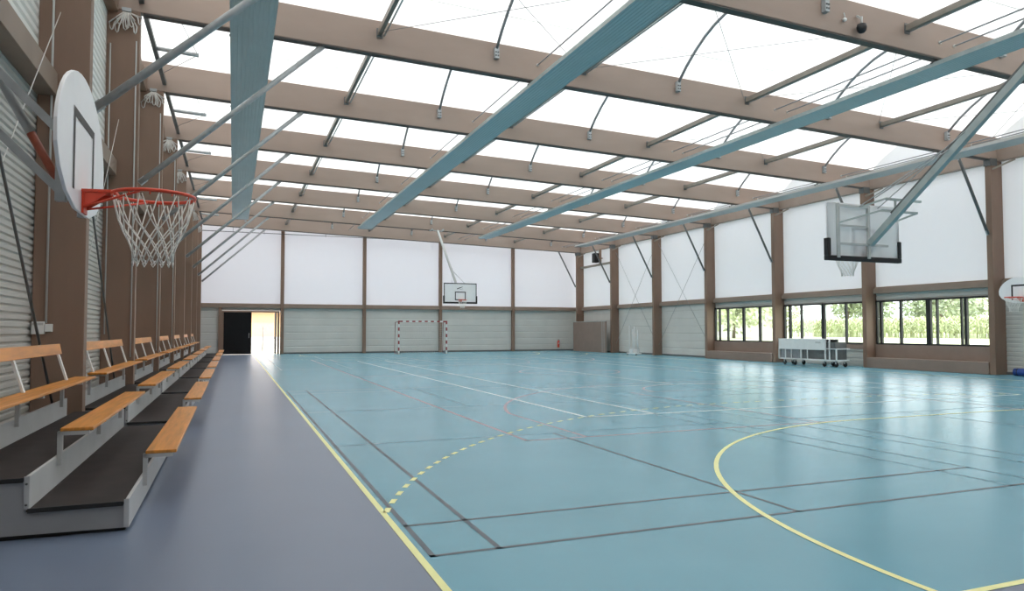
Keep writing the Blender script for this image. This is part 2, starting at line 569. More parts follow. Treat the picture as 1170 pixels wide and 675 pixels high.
# right wall
XW = XRO - 0.06
BAY_R = [(YN, YK(0))] + [(YK(k) + BW, YK(k + 1) if k < 6 else YF) for k in range(0, 7)]
WB0, WB1 = 0.95, 2.56
for i, (y0, y1) in enumerate(BAY_R):
    nm = ['nearest'] + [ordinal(j) for j in range(0, 7)]
    where = 'in the bay nearest the camera' if i == 0 else 'in the %s full bay from the near end' % ordinal(i - 1)
    m = MB()
    m.box(XW, XW + 0.003, y0, y1, ZRAIL - 0.1, 9.2)
    structure(m.build('wall_right', M['fabric_wall']), 'white translucent upper panel of the right wall ' + where, 'wall')
    r = MB()
    r.box(XW - 0.16, XW, y0, y1, ZRAIL - 0.26, ZRAIL - 0.06)
    r.box(XW - 0.08, XW, y0, y1, ZRAIL - 0.06, ZRAIL)
    structure(r.build('trim_3', M['rail'], bevel=0.006), 'brown rail on the right wall ' + where, 'rail')
    if i in (1, 2, 3):
        structure(ribbed('y', y0, y1, XW, 1, WB1 + 0.06, ZRAIL - 0.2, 0.2, 0.02, 'wall_right', M['clad_light'], 0.3),
                  'grey band of wall over the window ' + where, 'wall')
        structure(ribbed('y', y0, y1, XW, 1, 0, WB0 - 0.06, 0.15, 0.015, 'wall_right', M['clad_light'], 0.3),
                  'grey ribbed wall under the window ' + where, 'wall')
        if i != 2:
            bxm = MB()
            bxm.box(XW - 0.10, XW, y0, y1, 0.40, WB0 - 0.05)
            structure(bxm.build('trim_4', M['panel_brown'], bevel=0.006), 'brown board facing under the window ' + where, 'wall panel')
            o = MB().box(XR - 0.05, XW - 0.005, y0 + 0.01, y1 - 0.01, 0.0, 0.40).build('boxed_ledge', M['panel_brown'], bevel=0.012)
            tag(o, 'low brown boxed ledge below the %s window' % ('nearest' if i == 1 else 'furthest'), 'ledge', 'brown boxed ledges under the windows')
        else:
            o = MB().box(XW - 0.05, XW, y0, y1, 0.62, 0.68).build('trim_5', M['offwhite'])
            structure(o, 'pale grey capping strip on the wall behind the white trolley', 'trim')
            structure(MB().box(XW - 0.04, XW, y0, y1, 0.70, WB0 - 0.05).build('trim_4', M['panel_brown']),
                      'brown strip under the middle window', 'wall panel')
    else:
        structure(ribbed('y', y0, y1, XW, 1, 0, ZRAIL - 0.2, 0.15 if i == 0 else 0.45, 0.014, 'wall_right', M['clad_light'] if i == 0 else M['clad_grey'], 0.3 if i == 0 else 0.1),
                  'grey steel lower part of the right wall ' + where, 'wall')
        structure(MB().box(XW - 0.03, XW, y0, y1, 0, 0.09).build('baseboard_right', M['steel_dark']),
                  'dark skirting of the right wall ' + where, 'skirting')
# wall behind the camera
structure(MB().box(XLO - 0.1, XRO + 0.1, YN - 0.1, YN, 0, 3.2).build('wall_near', M['clad_grey']), 'grey lower wall behind the viewer', 'wall')
structure(MB().box(XLO - 0.1, XRO + 0.1, YN - 0.1, YN, 3.2, 9.6).build('wall_near', M['panel_brown']), 'brown boarded upper wall behind the viewer', 'wall')

# eaves beam along the top of the right wall
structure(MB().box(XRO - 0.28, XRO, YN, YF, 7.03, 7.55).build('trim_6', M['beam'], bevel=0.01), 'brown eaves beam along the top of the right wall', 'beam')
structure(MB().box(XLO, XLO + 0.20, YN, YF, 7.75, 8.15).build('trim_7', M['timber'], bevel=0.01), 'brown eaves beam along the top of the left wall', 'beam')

# ------------------------------------------------------------------ windows
def window(n, y0, y1, divs, label):
    root = bpy.data.objects.new('window_%d' % n, None)
    COL.objects.link(root)
    root.location = (XW, (y0 + y1) / 2, WB0)
    ORIG[root.name] = Vector(root.location)
    structure(root, label, 'window')
    fr = MB()
    xa, xb = XW - 0.07, XW + 0.05
    fr.box(xa, xb, y0, y1, WB0 - 0.06, WB0 + 0.01)
    fr.box(xa, xb, y0, y1, WB1 - 0.01, WB1 + 0.06)
    fr.box(xa, xb, y0, y0 + 0.06, WB0, WB1)
    fr.box(xa, xb, y1 - 0.06, y1, WB0, WB1)
    fr.build('window_frame', M['black'], root)
    for y, w in divs:
        MB().box(xa + 0.01, xb - 0.01, y - w / 2, y + w / 2, WB0, WB1).build('mullion', M['black'], root)
    ys = [y0 + 0.06] + sorted(y for y, w in divs) + [y1 - 0.06]
    for a, b in zip(ys[:-1], ys[1:]):
        MB().box(XW - 0.006, XW, a, b, WB0, WB1).build('pane', M['glass'], root)


def from_u(us, x=XW):
    """distances along the hall for mullions read off a row of picture columns at the wall plane"""
    out = []
    for u, w in us:
        k = (u - 585 - PPX) / FPX
        dx = x - CAMPOS.x
        # horizontal direction of the column (roll neglected)
        c, s = math.cos(YAW), math.sin(YAW)
        fx, fy = s * math.cos(PITCH), c * math.cos(PITCH)
        rx, ry = c, -s
        out.append((CAMPOS.y + dx * (fy + k * ry) / (fx + k * rx), w))
    return out


window(1, YK(0) + BW + 0.15, YK(1) - 0.02, from_u([(1104, .10), (1099, .05), (1071, .05), (1061.5, .18), (1029.5, .08), (1007, .10)]),
       'wide black framed sliding window nearest the near end, looking onto the corn field')
window(2, YK(1) + BW + 0.02, YK(2) - 0.02, from_u([(967, .07), (941, .18), (916, .08), (903, .10)]),
       'black framed sliding window behind the white trolley')
window(3, YK(2) + BW + 0.02, YK(3) - 0.02, from_u([(868.5, .12), (850, .12), (832, .08), (822.5, .08)]),
       'black framed sliding window furthest from the near end')

# ------------------------------------------------------------------ doors
d = bpy.data.objects.new('door_1', None)
COL.objects.link(d)
d.location = ((DX0 + DX1) / 2, YF, 0)
ORIG[d.name] = Vector(d.location)
structure(d, 'black double door in the far wall with its right leaf open', 'door')
m = MB()
m.box(DX0 - 0.12, DX0, YF - 0.05, YF + 0.12, 0, DZ + 0.1)
m.box(DX1, DX1 + 0.12, YF - 0.05, YF + 0.12, 0, DZ + 0.1)
m.box(DX0, DX1, YF - 0.05, YF + 0.12, DZ, DZ + 0.1)
m.build('door_frame', M['timber'], d)
lf = MB().box(DX0, -0.06, YF, YF + 0.06, 0.02, DZ).build('door_leaf', M['door_black'], d, bevel=0.004)
hd = MB()
hd.bar((-0.20, YF - 0.05, 1.02), (-0.20, YF - 0.05, 1.32), 0.03, 0.03)
hd.bar((-0.20, YF - 0.05, 1.05), (-0.20, YF, 1.05), 0.02, 0.02)
hd.bar((-0.20, YF - 0.05, 1.29), (-0.20, YF, 1.29), 0.02, 0.02)
hd.build('door_handle', M['steel'], lf)
lf2 = MB().box(DX1 - 0.11, DX1 - 0.05, YF + 0.08, YF + 1.45, 0.02, DZ).build('door_leaf', M['door_black'], d, bevel=0.004)
hb = MB()
hb.bar((DX1 - 0.19, YF + 0.25, 1.0), (DX1 - 0.19, YF + 1.25, 1.0), 0.03, 0.05)
hb.bar((DX1 - 0.19, YF + 0.35, 1.0), (DX1 - 0.11, YF + 0.35, 1.0), 0.03, 0.03)
hb.bar((DX1 - 0.19, YF + 1.15, 1.0), (DX1 - 0.11, YF + 1.15, 1.0), 0.03, 0.03)
hb.build('push_bar', M['steel_dark'], lf2)

# ------------------------------------------------------------------ columns
for k in KS[1:]:
    i = k + 1
    t = thing('timber_column', (XL - 0.3, YK(k), 0), None, 'column', 'brown columns along the left wall')
    t['label'] = ('%s tall brown column of the left row, counted from the near end' % ordinal(i)) if k != -1 else \
        'tall brown column right behind the fan backboard, carrying a white switch box'
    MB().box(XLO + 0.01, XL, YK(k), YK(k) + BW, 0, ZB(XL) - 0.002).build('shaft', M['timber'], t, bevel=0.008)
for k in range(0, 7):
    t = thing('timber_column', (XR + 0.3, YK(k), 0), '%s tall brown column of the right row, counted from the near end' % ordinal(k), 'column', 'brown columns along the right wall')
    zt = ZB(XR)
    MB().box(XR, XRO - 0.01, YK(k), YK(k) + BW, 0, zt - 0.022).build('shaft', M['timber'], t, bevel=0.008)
    MB().box(XR - 0.03, XR + 0.30, YK(k) - 0.015, YK(k) + BW + 0.015, zt - 0.22, zt + 0.02).build('cap_plate', M['steel_dark'], t)
    MB().bar((XR + 0.05, YK(k) - 0.02, zt - 0.35), (XR + 0.38, YK(k) - 0.55, zt - 0.1), 0.05, 0.05).build('brace_stub', M['steel_taupe'], t)

# ------------------------------------------------------------------ roof beams
def beam_mesh(y):
    x0, x1 = XLO, XRO
    m = MB()
    pts = []
    for yy in (y, y + BW):
        pts += [(x0, yy, ZB(x0)), (x1, yy, ZB(x1)), (x1, yy, ZB(x1) + BD), (x0, yy, ZB(x0) + BD)]
    m.poly(pts, [(0, 1, 2, 3), (7, 6, 5, 4), (0, 4, 5, 1), (1, 5, 6, 2), (2, 6, 7, 3), (3, 7, 4, 0)])
    return m


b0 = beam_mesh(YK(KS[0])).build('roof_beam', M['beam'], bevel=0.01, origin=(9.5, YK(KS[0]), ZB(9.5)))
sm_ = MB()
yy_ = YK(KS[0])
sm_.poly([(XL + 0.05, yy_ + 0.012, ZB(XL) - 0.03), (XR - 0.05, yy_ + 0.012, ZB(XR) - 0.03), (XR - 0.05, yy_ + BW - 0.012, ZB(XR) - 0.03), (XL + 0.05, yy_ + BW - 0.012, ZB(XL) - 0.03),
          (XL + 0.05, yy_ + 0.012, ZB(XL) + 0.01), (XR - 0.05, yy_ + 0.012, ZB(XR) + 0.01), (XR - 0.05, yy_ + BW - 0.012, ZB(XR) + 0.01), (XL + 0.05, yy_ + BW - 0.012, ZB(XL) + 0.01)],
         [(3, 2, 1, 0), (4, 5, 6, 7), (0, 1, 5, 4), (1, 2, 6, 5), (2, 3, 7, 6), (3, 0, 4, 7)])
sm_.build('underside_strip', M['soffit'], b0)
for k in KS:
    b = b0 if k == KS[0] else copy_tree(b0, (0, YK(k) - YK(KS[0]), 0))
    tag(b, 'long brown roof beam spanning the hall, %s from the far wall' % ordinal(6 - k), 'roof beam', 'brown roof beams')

# ------------------------------------------------------------------ membrane roof, one arched sheet per bay
RISE = 0.95
bays = [(YN, YK(-2))] + [(YK(k), YK(k + 1)) for k in range(-2, 6)] + [(YK(6), YF)]
for bi, (ya, yb) in enumerate(bays):
    m = MB()
    m.smooth = True
    n, nx = 14, 6
    vs = []
    for i in range(n + 1):
        t = i / n
        y = ya + BW / 2 + (yb - ya) * t
        for j in range(nx + 1):
            x = XLO - 0.3 + (XRO - XLO + 0.6) * j / nx
            vs.append((x, y, ZB(x) + BD + 0.012 + RISE * min(1, (yb - ya) / 5) ** 2 * 4 * t * (1 - t)))
    fs = [(i * (nx + 1) + j, i * (nx + 1) + j + 1, (i + 1) * (nx + 1) + j + 1, (i + 1) * (nx + 1) + j) for i in range(n) for j in range(nx)]
    m.poly(vs, fs)
    o = m.build('ceiling', M['fabric_roof'], fix=False)
    structure(o, 'white translucent arched roof membrane, %s bay from the near end' % ordinal(bi), 'ceiling')
    if 0 < bi < 9:
        m = MB()
        for t in (0.13, 0.87, 0.5):
            y = ya + BW / 2 + (yb - ya) * t
            za = BD + 0.004 + RISE * 4 * t * (1 - t)
            m.tube([(x, y, ZB(x) + za) for x in (XLO, 5, 14, XRO)], 0.008, 5)
        build_each(m, 'welded_seam', M['seam'], o)

# straight purlins and curved hoops between the beams, built once and copied
bay_names = {}
for bi in range(1, 10):
    bay_names[bi] = '%s roof bay from far wall' % ordinal(8 - bi) if bi < 9 else ''
XP = [1.85, 6.97, 12.03, 17.08]
XA = [-0.50, 4.62, 9.74, 14.95, 19.85]
rows_p = ['first', 'second', 'third', 'fourth']


def make_purlin(x, ya, yb):
    t = thing('purlin', (x, ya, ZB(x) + 0.45), 'x', 'purlin', 'straight grey purlins between the roof beams')
    z = ZB(x) + 0.46
    MB().bar((x, ya, z), (x, yb, z), 0.09, 0.13).build('tube', M['steel_taupe'], t, bevel=0.006)
    MB().bar((x + 0.11, ya, z - 0.04), (x + 0.11, yb, z - 0.04), 0.028, 0.028).build('conduit_pipe', M['steel'], t)
    e = MB()
    e.box(x - 0.07, x + 0.07, yb - 0.02, yb, z - 0.12, z + 0.10)
    e.box(x - 0.07, x + 0.07, ya, ya + 0.02, z - 0.12, z + 0.10)
    build_each(e, 'end_plate', M['steel_dark'], t)
    return t


def make_hoop(x, ya, yb):
    t = thing('roof_arch', (x, ya, ZB(x) + 0.40), 'x', 'roof arch', 'curved grey tubes under the roof membrane')
    pts = []
    for i in range(13):
        s = i / 12
        pts.append((x, ya + 0.05 + (yb - ya - 0.10) * s, ZB(x) + 0.55 + 1.08 * 4 * s * (1 - s)))
    MB().tube(pts, 0.038, 8).build('arch_tube', M['steel_mid'], t)
    for yy, sg in ((ya, 1), (yb, -1)):
        b = MB()
        b.box(x - 0.055, x + 0.055, min(yy, yy + sg * 0.11), max(yy, yy + sg * 0.11), ZB(x) + 0.33, ZB(x) + 0.60)
        bo = b.build('bracket', M['steel'], t, bevel=0.006)
        bb = MB()
        for dx in (-0.028, 0.028):
            for dz in (0.38, 0.46):
                bb.box(x + dx - 0.014, x + dx + 0.014, min(yy + sg * 0.11, yy + sg * 0.13), max(yy + sg * 0.11, yy + sg * 0.13), ZB(x) + dz, ZB(x) + dz + 0.03)
        build_each(bb, 'bolt', M['steel_dark'], bo)
    return t


y0b, y1b = YK(-2) + BW, YK(-1)
for fn, xs, kind in ((make_purlin, XP, 'straight taupe purlin'), (make_hoop, XA, 'curved grey roof tube')):
    for r, x in enumerate(xs):
        src = fn(x, y0b, y1b)
        for bi in range(1, 9):
            o = src if bi == 1 else copy_tree(src, (0, PITCH_Y * (bi - 1), 0))
            o['label'] = '%s, %s row from left, %s' % (kind, ordinal(r), bay_names[bi])

# ------------------------------------------------------------------ radiant panels and heating pipes
def radiant(x0, x1, z, label):
    t = thing('radiant_panel', ((x0 + x1) / 2, 20, z), label, 'heating panel', 'blue grey heating panels under the roof beams')
    prof = [(x0, z + 0.07), (x0, z)]
    n = 9
    w = (x1 - x0) / n
    for i in range(n):
        a = x0 + i * w
        prof += [(a + w * 0.40, z), (a + w * 0.46, z + 0.007), (a + w * 0.70, z + 0.007), (a + w * 0.76, z), (a + w, z)]
    prof += [(x1, z + 0.07)]
    MB().prism(prof, 'y', YN + 0.2, 38.6).build('panel', M['radiant_grey'] if x0 > 18 else M['radiant'], t)
    e = MB()
    e.box(x0 - 0.012, x0, YN + 0.2, 38.6, z - 0.004, z + 0.09)
    e.box(x1, x1 + 0.012, YN + 0.2, 38.6, z - 0.004, z + 0.09)
    build_each(e, 'side_lip', M['radiant_grey'] if x0 > 18 else M['boom_green'], t)
    for k in range(-2, 6):
        h = MB()
        for xx in (x0 + 0.08, x1 - 0.08):
            h.box(xx - 0.012, xx + 0.012, YK(k) + 0.08, YK(k) + 0.12, z + 0.06, ZB(xx) + 0.01)
        h.box(x0 - 0.03, x1 + 0.03, YK(k) + 0.07, YK(k) + 0.13, z + 0.07, z + 0.10)
        h.build('hanger', M['steel_dark'], t)
    hd = MB()
    hd.tube([(x0 + 0.1, 38.6, z + 0.04), (x0 + 0.1, 38.85, z + 0.04), (x1 - 0.1, 38.85, z + 0.04), (x1 - 0.1, 38.6, z + 0.04)], 0.03, 8)
    hd.build('header_pipe', M['steel'], t)


radiant(-1.24, -0.42, 7.55, 'wide ribbed blue grey heating panel running overhead nearest the left columns')
radiant(5.52, 6.27, 7.38, 'blue grey heating panel strip left of centre, reaching over the far rectangular backboard')
radiant(12.90, 13.64, 7.16, 'blue grey heating panel strip right of centre')
radiant(19.55, 20.30, 6.92, 'blue grey heating panel strip close along the top of the right wall')
for x, lab in ((5.71, 'thin grey heating pipe running beside the panel strip left of centre'),
               (13.01, 'left one of the two thin heating pipes above the panel strip right of centre'),
               (13.45, 'right one of the two thin heating pipes above the panel strip right of centre'),
               (20.75, 'left one of the two thin heating pipes along the top of the right wall'),
               (21.02, 'right one of the two thin heating pipes along the top of the right wall')):
    zz = ZB(x) + (0.38 if x < 10 else 0.33)
    t = thing('heating_pipe', (x, 20, zz), lab, 'pipe', 'thin heating pipes under the roof')
    MB().tube([(x, YN + 0.1, zz), (x, YF + 0.10, zz)], 0.017, 6).build('pipe', M['steel_mid'], t)
    for k in range(-2, 7):
        MB().tube([(x, YK(k) - 0.025, zz), (x, YK(k) + 0.002, zz)], 0.036, 8).build('wall_sleeve', M['cable_pale'], t)

# ------------------------------------------------------------------ knee braces
def brace(p, q, r, m, label, group, n=10):
    t = thing('knee_brace', p, label, 'brace', group)
    MB().tube([p, q], r, n).build('strut', m, t)
    P, Q = Vector(p), Vector(q)
    dd = (Q - P).normalized()
    for a, s, hz in ((P, 1, False), (Q, -1, True)):
        g = MB()
        c = a + dd * s * 0.02
        g.bar(c - dd * s * 0.03, c + dd * s * 0.13, r * 2.2, r * 1.0, up=(0, 1, 0))
        g.build('end_plate', M['steel'], t)
    return t


for k in KS[1:]:
    zb = 4.40
    p = (XL + 0.03, YK(k) + 0.10, zb)
    xt = 0.62
    q = (xt, YK(k) + 0.10, ZB(xt) - 0.03)
    brace(p, q, 0.055, M['steel'], 'long grey tube brace rising from the left row, %s from the near end' % ordinal(k + 1), 'grey tube braces of the left columns')
for k in range(0, 7):
    p = (XR - 0.06, YK(k) + 0.10, 4.60)
    q = (20.52, YK(k) + 0.10, ZB(20.5) - 0.04)
    brace(p, q, 0.048, M['steel_dark'], 'dark slanted brace on the right wall, %s column from the near end' % ordinal(k), 'dark braces of the right columns')

# eaves tubes and little ties on the left
for k in range(-1, 6):
    ya, yb = YK(k) + BW, YK(k + 1)
    t = thing('eaves_tie', (XL, ya, 7.9), 'dark eaves tube on the left column tops, %s bay from the near end' % ordinal(k + 1), 'tie', 'dark eaves tubes of the left row')
    MB().bar((XL + 0.02, ya, 8.02), (XL + 0.02, yb, 8.02), 0.09, 0.09).build('tube', M['steel_dark'], t)
    yo = ya + 2.4
    MB().tube([(XL + 0.02, yo, 8.06), (XL + 0.95, yo, 8.02)], 0.05, 8).build('outrigger', M['steel'], t)
    c = MB()
    c.tube([(XL + 0.93, yo, 8.02), (XL + 0.05, yo + 1.6, 8.02)], 0.007, 5)
    c.tube([(XL + 0.93, yo, 8.02), (XL + 0.4, yo - 1.2, 8.75)], 0.007, 5)
    build_each(c, 'wire', M['cable'], t)

# hanging gathered cord bundles at the heads of the left columns
def bundle(k):
    t = thing('cord_bundle', (XL - 0.20, YK(k), ZB(XL) - 0.5), 'gathered pale cord bundle at the head of the %s left column' % ordinal(k + 1), 'cord bundle', 'cord bundles at the left column heads')
    m = MB()
    rnd = random.Random(100 + k)
    for i in range(8):
        sx = -0.20 + 0.057 * i + rnd.uniform(-0.02, 0.02)
        top = (XL - 0.24 + sx * 0.25, YK(k) - 0.035, ZB(XL) - 0.06)
        bot = (XL - 0.24 + sx * 1.15, YK(k) - 0.05 - rnd.random() * 0.08, ZB(XL) - rnd.uniform(0.36, 0.60) + abs(sx) * 0.4)
        w = rnd.uniform(0.025, 0.05)
        m.tube([top, (bot[0] - w, bot[1], bot[2] + 0.14), (bot[0] - w * 0.6, bot[1], bot[2] + 0.03), (bot[0], bot[1], bot[2]), (bot[0] + w * 0.6, bot[1], bot[2] + 0.03), (bot[0] + w, bot[1], bot[2] + 0.14), (top[0] + 0.01, top[1], top[2])], 0.013, 6)
    m.build('cord', M['cable_pale'], t)
    MB().box(XL - 0.32, XL - 0.16, YK(k) - 0.06, YK(k), ZB(XL) - 0.04, ZB(XL) + 0.03).build('hook_plate', M['steel'], t)


for k in range(-1, 7):
    bundle(k)

# ------------------------------------------------------------------ bracing cables
def cable(pts, label, r=0.006, m=None, name='bracing_cable'):
    o = MB().tube(pts, r, 5).build(name, m or M['cable'])
    tag(o, label, 'cable', 'thin bracing cables')
    return o


zc = lambda x: ZB(x) + 0.5
for (x0, x1), k, lab in (((1.85, 6.97), -1, 'between the first two purlin rows'), ((6.97, 12.03), -1, 'between the middle purlin rows'),
                         ((12.03, 17.08), -1, 'between the last two purlin rows'), ((17.08, 21.9), -1, 'right of the last purlin row'),
                         ((12.03, 17.08), 0, 'second bay, last two purlin rows')):
    ya, yb = YK(k) + BW + 0.003, YK(k + 1) - 0.003
    cable([(x0 + 0.1, ya, zc(x0)), (x1 - 0.1, yb, zc(x1))], 'thin roof wire slanting away to the right, ' + lab, 0.007)
    cable([(x0 + 0.1, yb, zc(x0) + 0.016), (x1 - 0.1, ya, zc(x1) + 0.016)], 'thin roof wire slanting away to the left, ' + lab, 0.007)
for k, lab in ((3, 'fourth'), (4, 'fifth')):
    ya, yb = YK(k) + BW + 0.01, YK(k + 1) - 0.01
    cable([(XW - 0.20, ya, 0.6), (XW - 0.20, yb, 6.6)], 'thin diagonal rod rising away from viewer, %s right wall bay' % lab, 0.010, M['steel_mid'])
    cable([(XW - 0.225, yb, 0.6), (XW - 0.225, ya, 6.6)], 'thin diagonal rod falling away from the viewer, %s right wall bay' % lab, 0.010, M['steel_mid'])
for k in (-2, -1):
    ya, yb = YK(k) + BW + 0.02, YK(k + 1) - 0.02
    m = MB()
    m.tube([(-3.22, ya, 5.6), (-3.22, yb, 0.45)], 0.016, 6)
    o = m.build('bracing_rod', M['steel_dark'])
    tag(o, 'dark slanted rod against the ribbed left wall, %s' % ('behind the nearest back bench' if k == -2 else 'behind the second back bench'), 'rod')
    m = MB()
    m.tube([(-3.25, ya, 0.45), (-3.25, yb, 5.6)], 0.006, 6)
    o = m.build('bracing_rod', M['cable_pale'])
    tag(o, 'pale slanted rod against the ribbed left wall, %s' % ('behind the nearest back bench' if k == -2 else 'behind the second back bench'), 'rod')
# rail rope along the far wall
t = thing('net_rail', (9.5, YF - 0.45, 7.42), 'thin dark net rail hung across the top of the far wall', 'rail')
MB().tube([(XLO + 0.1, YF - 0.45, 7.50), (17.3, YF - 0.45, 7.50)], 0.022, 6).build('rail_tube', M['steel_dark'], t)
for x in (-1.2, 0.6, 4.3, 8.1, 12.8):
    hg = MB().bar((x, YF - 0.45, 7.42), (x, YF - 0.45, ZB(x) + 0.1), 0.02, 0.02)
    hg.bar((x, YF - 0.45, ZB(x) + 0.09), (x, YF + 0.10, ZB(x) + 0.09), 0.02, 0.02)
    hg.build('hanger', M['steel_dark'], t)

# conduits on the near faces of the left columns
for k, xx, z0, z1 in ((-1, -3.33, 1.56, 7.0), (0, -3.42, 1.4, 7.1), (0, -2.97, 0.95, 7.2), (1, -2.97, 0.95, 7.2), (2, -2.97, 0.95, 7.2)):
    o = MB().tube([(xx, YK(k) - 0.014, z0), (xx, YK(k) - 0.014, z1)], 0.014, 6).build('conduit', M['offwhite'])
    where = {-1: 'rising from the switch box on the column behind the fan backboard',
             0: ('near the inner edge' if xx > -3 else 'near the wall edge') + ' of the second left column',
             1: 'near the inner edge of the third left column', 2: 'near the inner edge of the fourth left column'}[k]
    tag(o, 'thin pale conduit ' + where, 'conduit', 'pale conduits on the left columns')
t = thing('switch_box', (-3.38, YK(-1), 1.42), 'small white switch box with a side socket on the column behind the nearest bench', 'switch box')
MB().box(-3.48, -3.34, YK(-1) - 0.06, YK(-1), 1.42, 1.58).build('housing', M['white_paint'], t, bevel=0.006)
MB().box(-3.335, -3.255, YK(-1) - 0.05, YK(-1), 1.45, 1.55).build('socket', M['white_paint'], t, bevel=0.006)
MB().box(-3.47, -3.35, YK(-1) - 0.064, YK(-1) - 0.06, 1.535, 1.565).build('cover_flap', M['offwhite'], t)

# ------------------------------------------------------------------ bleachers
def bleacher(y0, y1, first):
    t = thing('bleacher', (-2.3, y0, 0), 'x', 'bleacher', 'stepped bleacher units along the left wall')
    D1, D2 = 0.215, 0.430
    R1, R2, R3 = -1.80, -2.42, -2.985
    # decks
    for z, xa, xb in ((D1, R2 - 0.02, R1 - 0.02), (D2, R3, R2 - 0.02)):
        dm = MB()
        dm.box(xa, xb, y0, y1, z - 0.022, z)
        dk = dm.build('deck', M['deck'], t)
        MB().box(xa + 0.01, xb - 0.02, y0 - 0.012, y0 + 0.002, z - 0.028, z + 0.004).build('nosing', M['rubber'], dk)
    # risers
    MB().box(R1 - 0.025, R1, y0, y1, 0.025, D1 + 0.02).build('riser', M['bleacher_light'], t, bevel=0.003)
    MB().box(R2 - 0.025, R2, y0, y1, D1 - 0.01, D2 + 0.015).build('riser', M['bleacher_light'], t, bevel=0.003)
    MB().box(R3 - 0.025, R3, y0, y1 - 0.42, D2 - 0.01, D2 + 0.21).build('riser', M['bleacher_light'], t, bevel=0.003)
    # end panels, stepped, with a dark gap above the floor
    outline = [(R3, 0.04), (R1 - 0.026, 0.025), (R1 - 0.026, D1 - 0.024), (R2 - 0.026, D1 - 0.024), (R2 - 0.026, D2 - 0.024), (R3, D2 - 0.024)]
    for yy in (y0 + 0.01, y1 - 0.03):
        MB().prism(outline, 'y', yy, yy + 0.02).build('end_panel', M['bleacher_grey'], t)
    MB().box(R3, R1 - 0.03, y0 + 0.04, y1 - 0.04, 0.0, 0.03).build('base_runner', M['rubber'], t)
    cp = MB()
    cp.box(R2 - 0.034, R2 - 0.002, y0 - 0.006, y0, D1 + 0.0, D2 + 0.012)
    cp.box(R1 - 0.034, R1 - 0.002, y0 - 0.006, y0, 0.03, D1 + 0.016)
    c = build_each(cp, 'corner_cap', M['bleacher_light'], t)[0]
    bt = MB()
    for z in (D1 + 0.03, D2 - 0.04):
        bt.lathe([(0.008, 0), (0.008, 0.006)], (R2 - 0.018, y0 - 0.012, z), (0, 1, 0), 8)
    build_each(bt, 'bolt', M['steel_dark'], c)
    # benches
    ya, yb = y0 + 0.80, y1 - 0.12
    for i, (r, zs, zd) in enumerate(((R1, 0.455, D1), (R2, 0.675, D2), (R3, 0.885, D2 + 0.19))):
        xa, xb = r + 0.02, r + 0.255
        sa, sb = (ya, yb) if i < 2 else (y0 + 0.30, y1 - 0.13)
        st = MB().box(xa, xb, sa, sb, zs - 0.028, zs).build('bench_seat', M['seat_wood'], t, bevel=0.006)
        for yy in ([sa + 0.03, (sa + sb) / 2, sb - 0.35] if i < 2 else [y0 + 0.50, y0 + 1.97, y0 + 3.82]):
            bk = MB()
            bk.box(r, r + 0.035, yy - 0.025, yy + 0.025, zd - 0.05, zs - 0.028)
            bk.box(r, xb - 0.03, yy - 0.025, yy + 0.025, zs - 0.060, zs - 0.028)
            bk.build('bracket', M['bleacher_light'], t)
    ba, bb = y0 + 0.32, y0 + 3.93
    br = MB()
    br.poly([(R3 - 0.035, ba, 1.185), (R3 - 0.035, bb, 1.185), (R3 - 0.06, bb, 1.305), (R3 - 0.06, ba, 1.305),
             (R3 - 0.013, ba, 1.190), (R3 - 0.013, bb, 1.190), (R3 - 0.038, bb, 1.310), (R3 - 0.038, ba, 1.310)],
            [(0, 1, 2, 3), (7, 6, 5, 4), (0, 4, 5, 1), (1, 5, 6, 2), (2, 6, 7, 3), (3, 7, 4, 0)])
    bk = br.build('backrest', M['seat_wood'], t, bevel=0.004)
    for yy in (y0 + 0.50, y0 + 1.97, y0 + 3.82):
        p = MB()
        p.bar((R3 + 0.06, yy, 0.88), (R3 - 0.055, yy, 1.26), 0.055, 0.022, up=(1, 0, 0))
        p.build('back_post', M['white_paint'], t)
    return t


BY = 3.16
bl0 = bleacher(BY, BY + 4.62, True)
for i in range(7):
    o = bl0 if i == 0 else copy_tree(bl0, (0, PITCH_Y * i, 0))
    o['label'] = 'stepped bleacher with three orange benches, ' + ('nearest of the row' if i == 0 else '%s from the near end of the row' % ordinal(i))

# ------------------------------------------------------------------ basketball hoops
def net_mesh(c, r0, r1, h, rows=6, n=12, rad=0.0045):
    m = MB()
    c = Vector(c)
    prof = [(0.0, r0), (0.30, r0 * 0.80 + r1 * 0.2), (0.55, r0 * 0.45 + r1 * 0.55), (0.80, r1 * 1.04), (1.0, r1)]

    def R(t):
        for (a, ra), (b, rb) in zip(prof[:-1], prof[1:]):
            if t <= b:
                return ra + (rb - ra) * (t - a) / (b - a)
        return r1
    ts = [0, 0.36, 0.54, 0.69, 0.84, 1.0]
    for i in range(n):
        for sg in (1, -1):
            pts = []
            for k, t in enumerate(ts):
                a = 2 * PI * (i + 0.5 * sg * k * 0.98 + (0.06 * sg if k == 0 else 0)) / n
                pts.append(c + Vector((R(t) * math.cos(a), R(t) * math.sin(a), -h * t)))
            m.tube(pts, rad, 5)
    for i in range(n):
        a0 = 2 * PI * (i + 0.45) / n
        a1 = 2 * PI * (i + 0.95) / n
        am = (a0 + a1) / 2
        m.tube([c + Vector((r1 * math.cos(a0), r1 * math.sin(a0), -h)), c + Vector((r1 * math.cos(am), r1 * math.sin(am), -h * 1.06)),
                c + Vector((r1 * math.cos(a1), r1 * math.sin(a1), -h))], rad, 5)
    return m


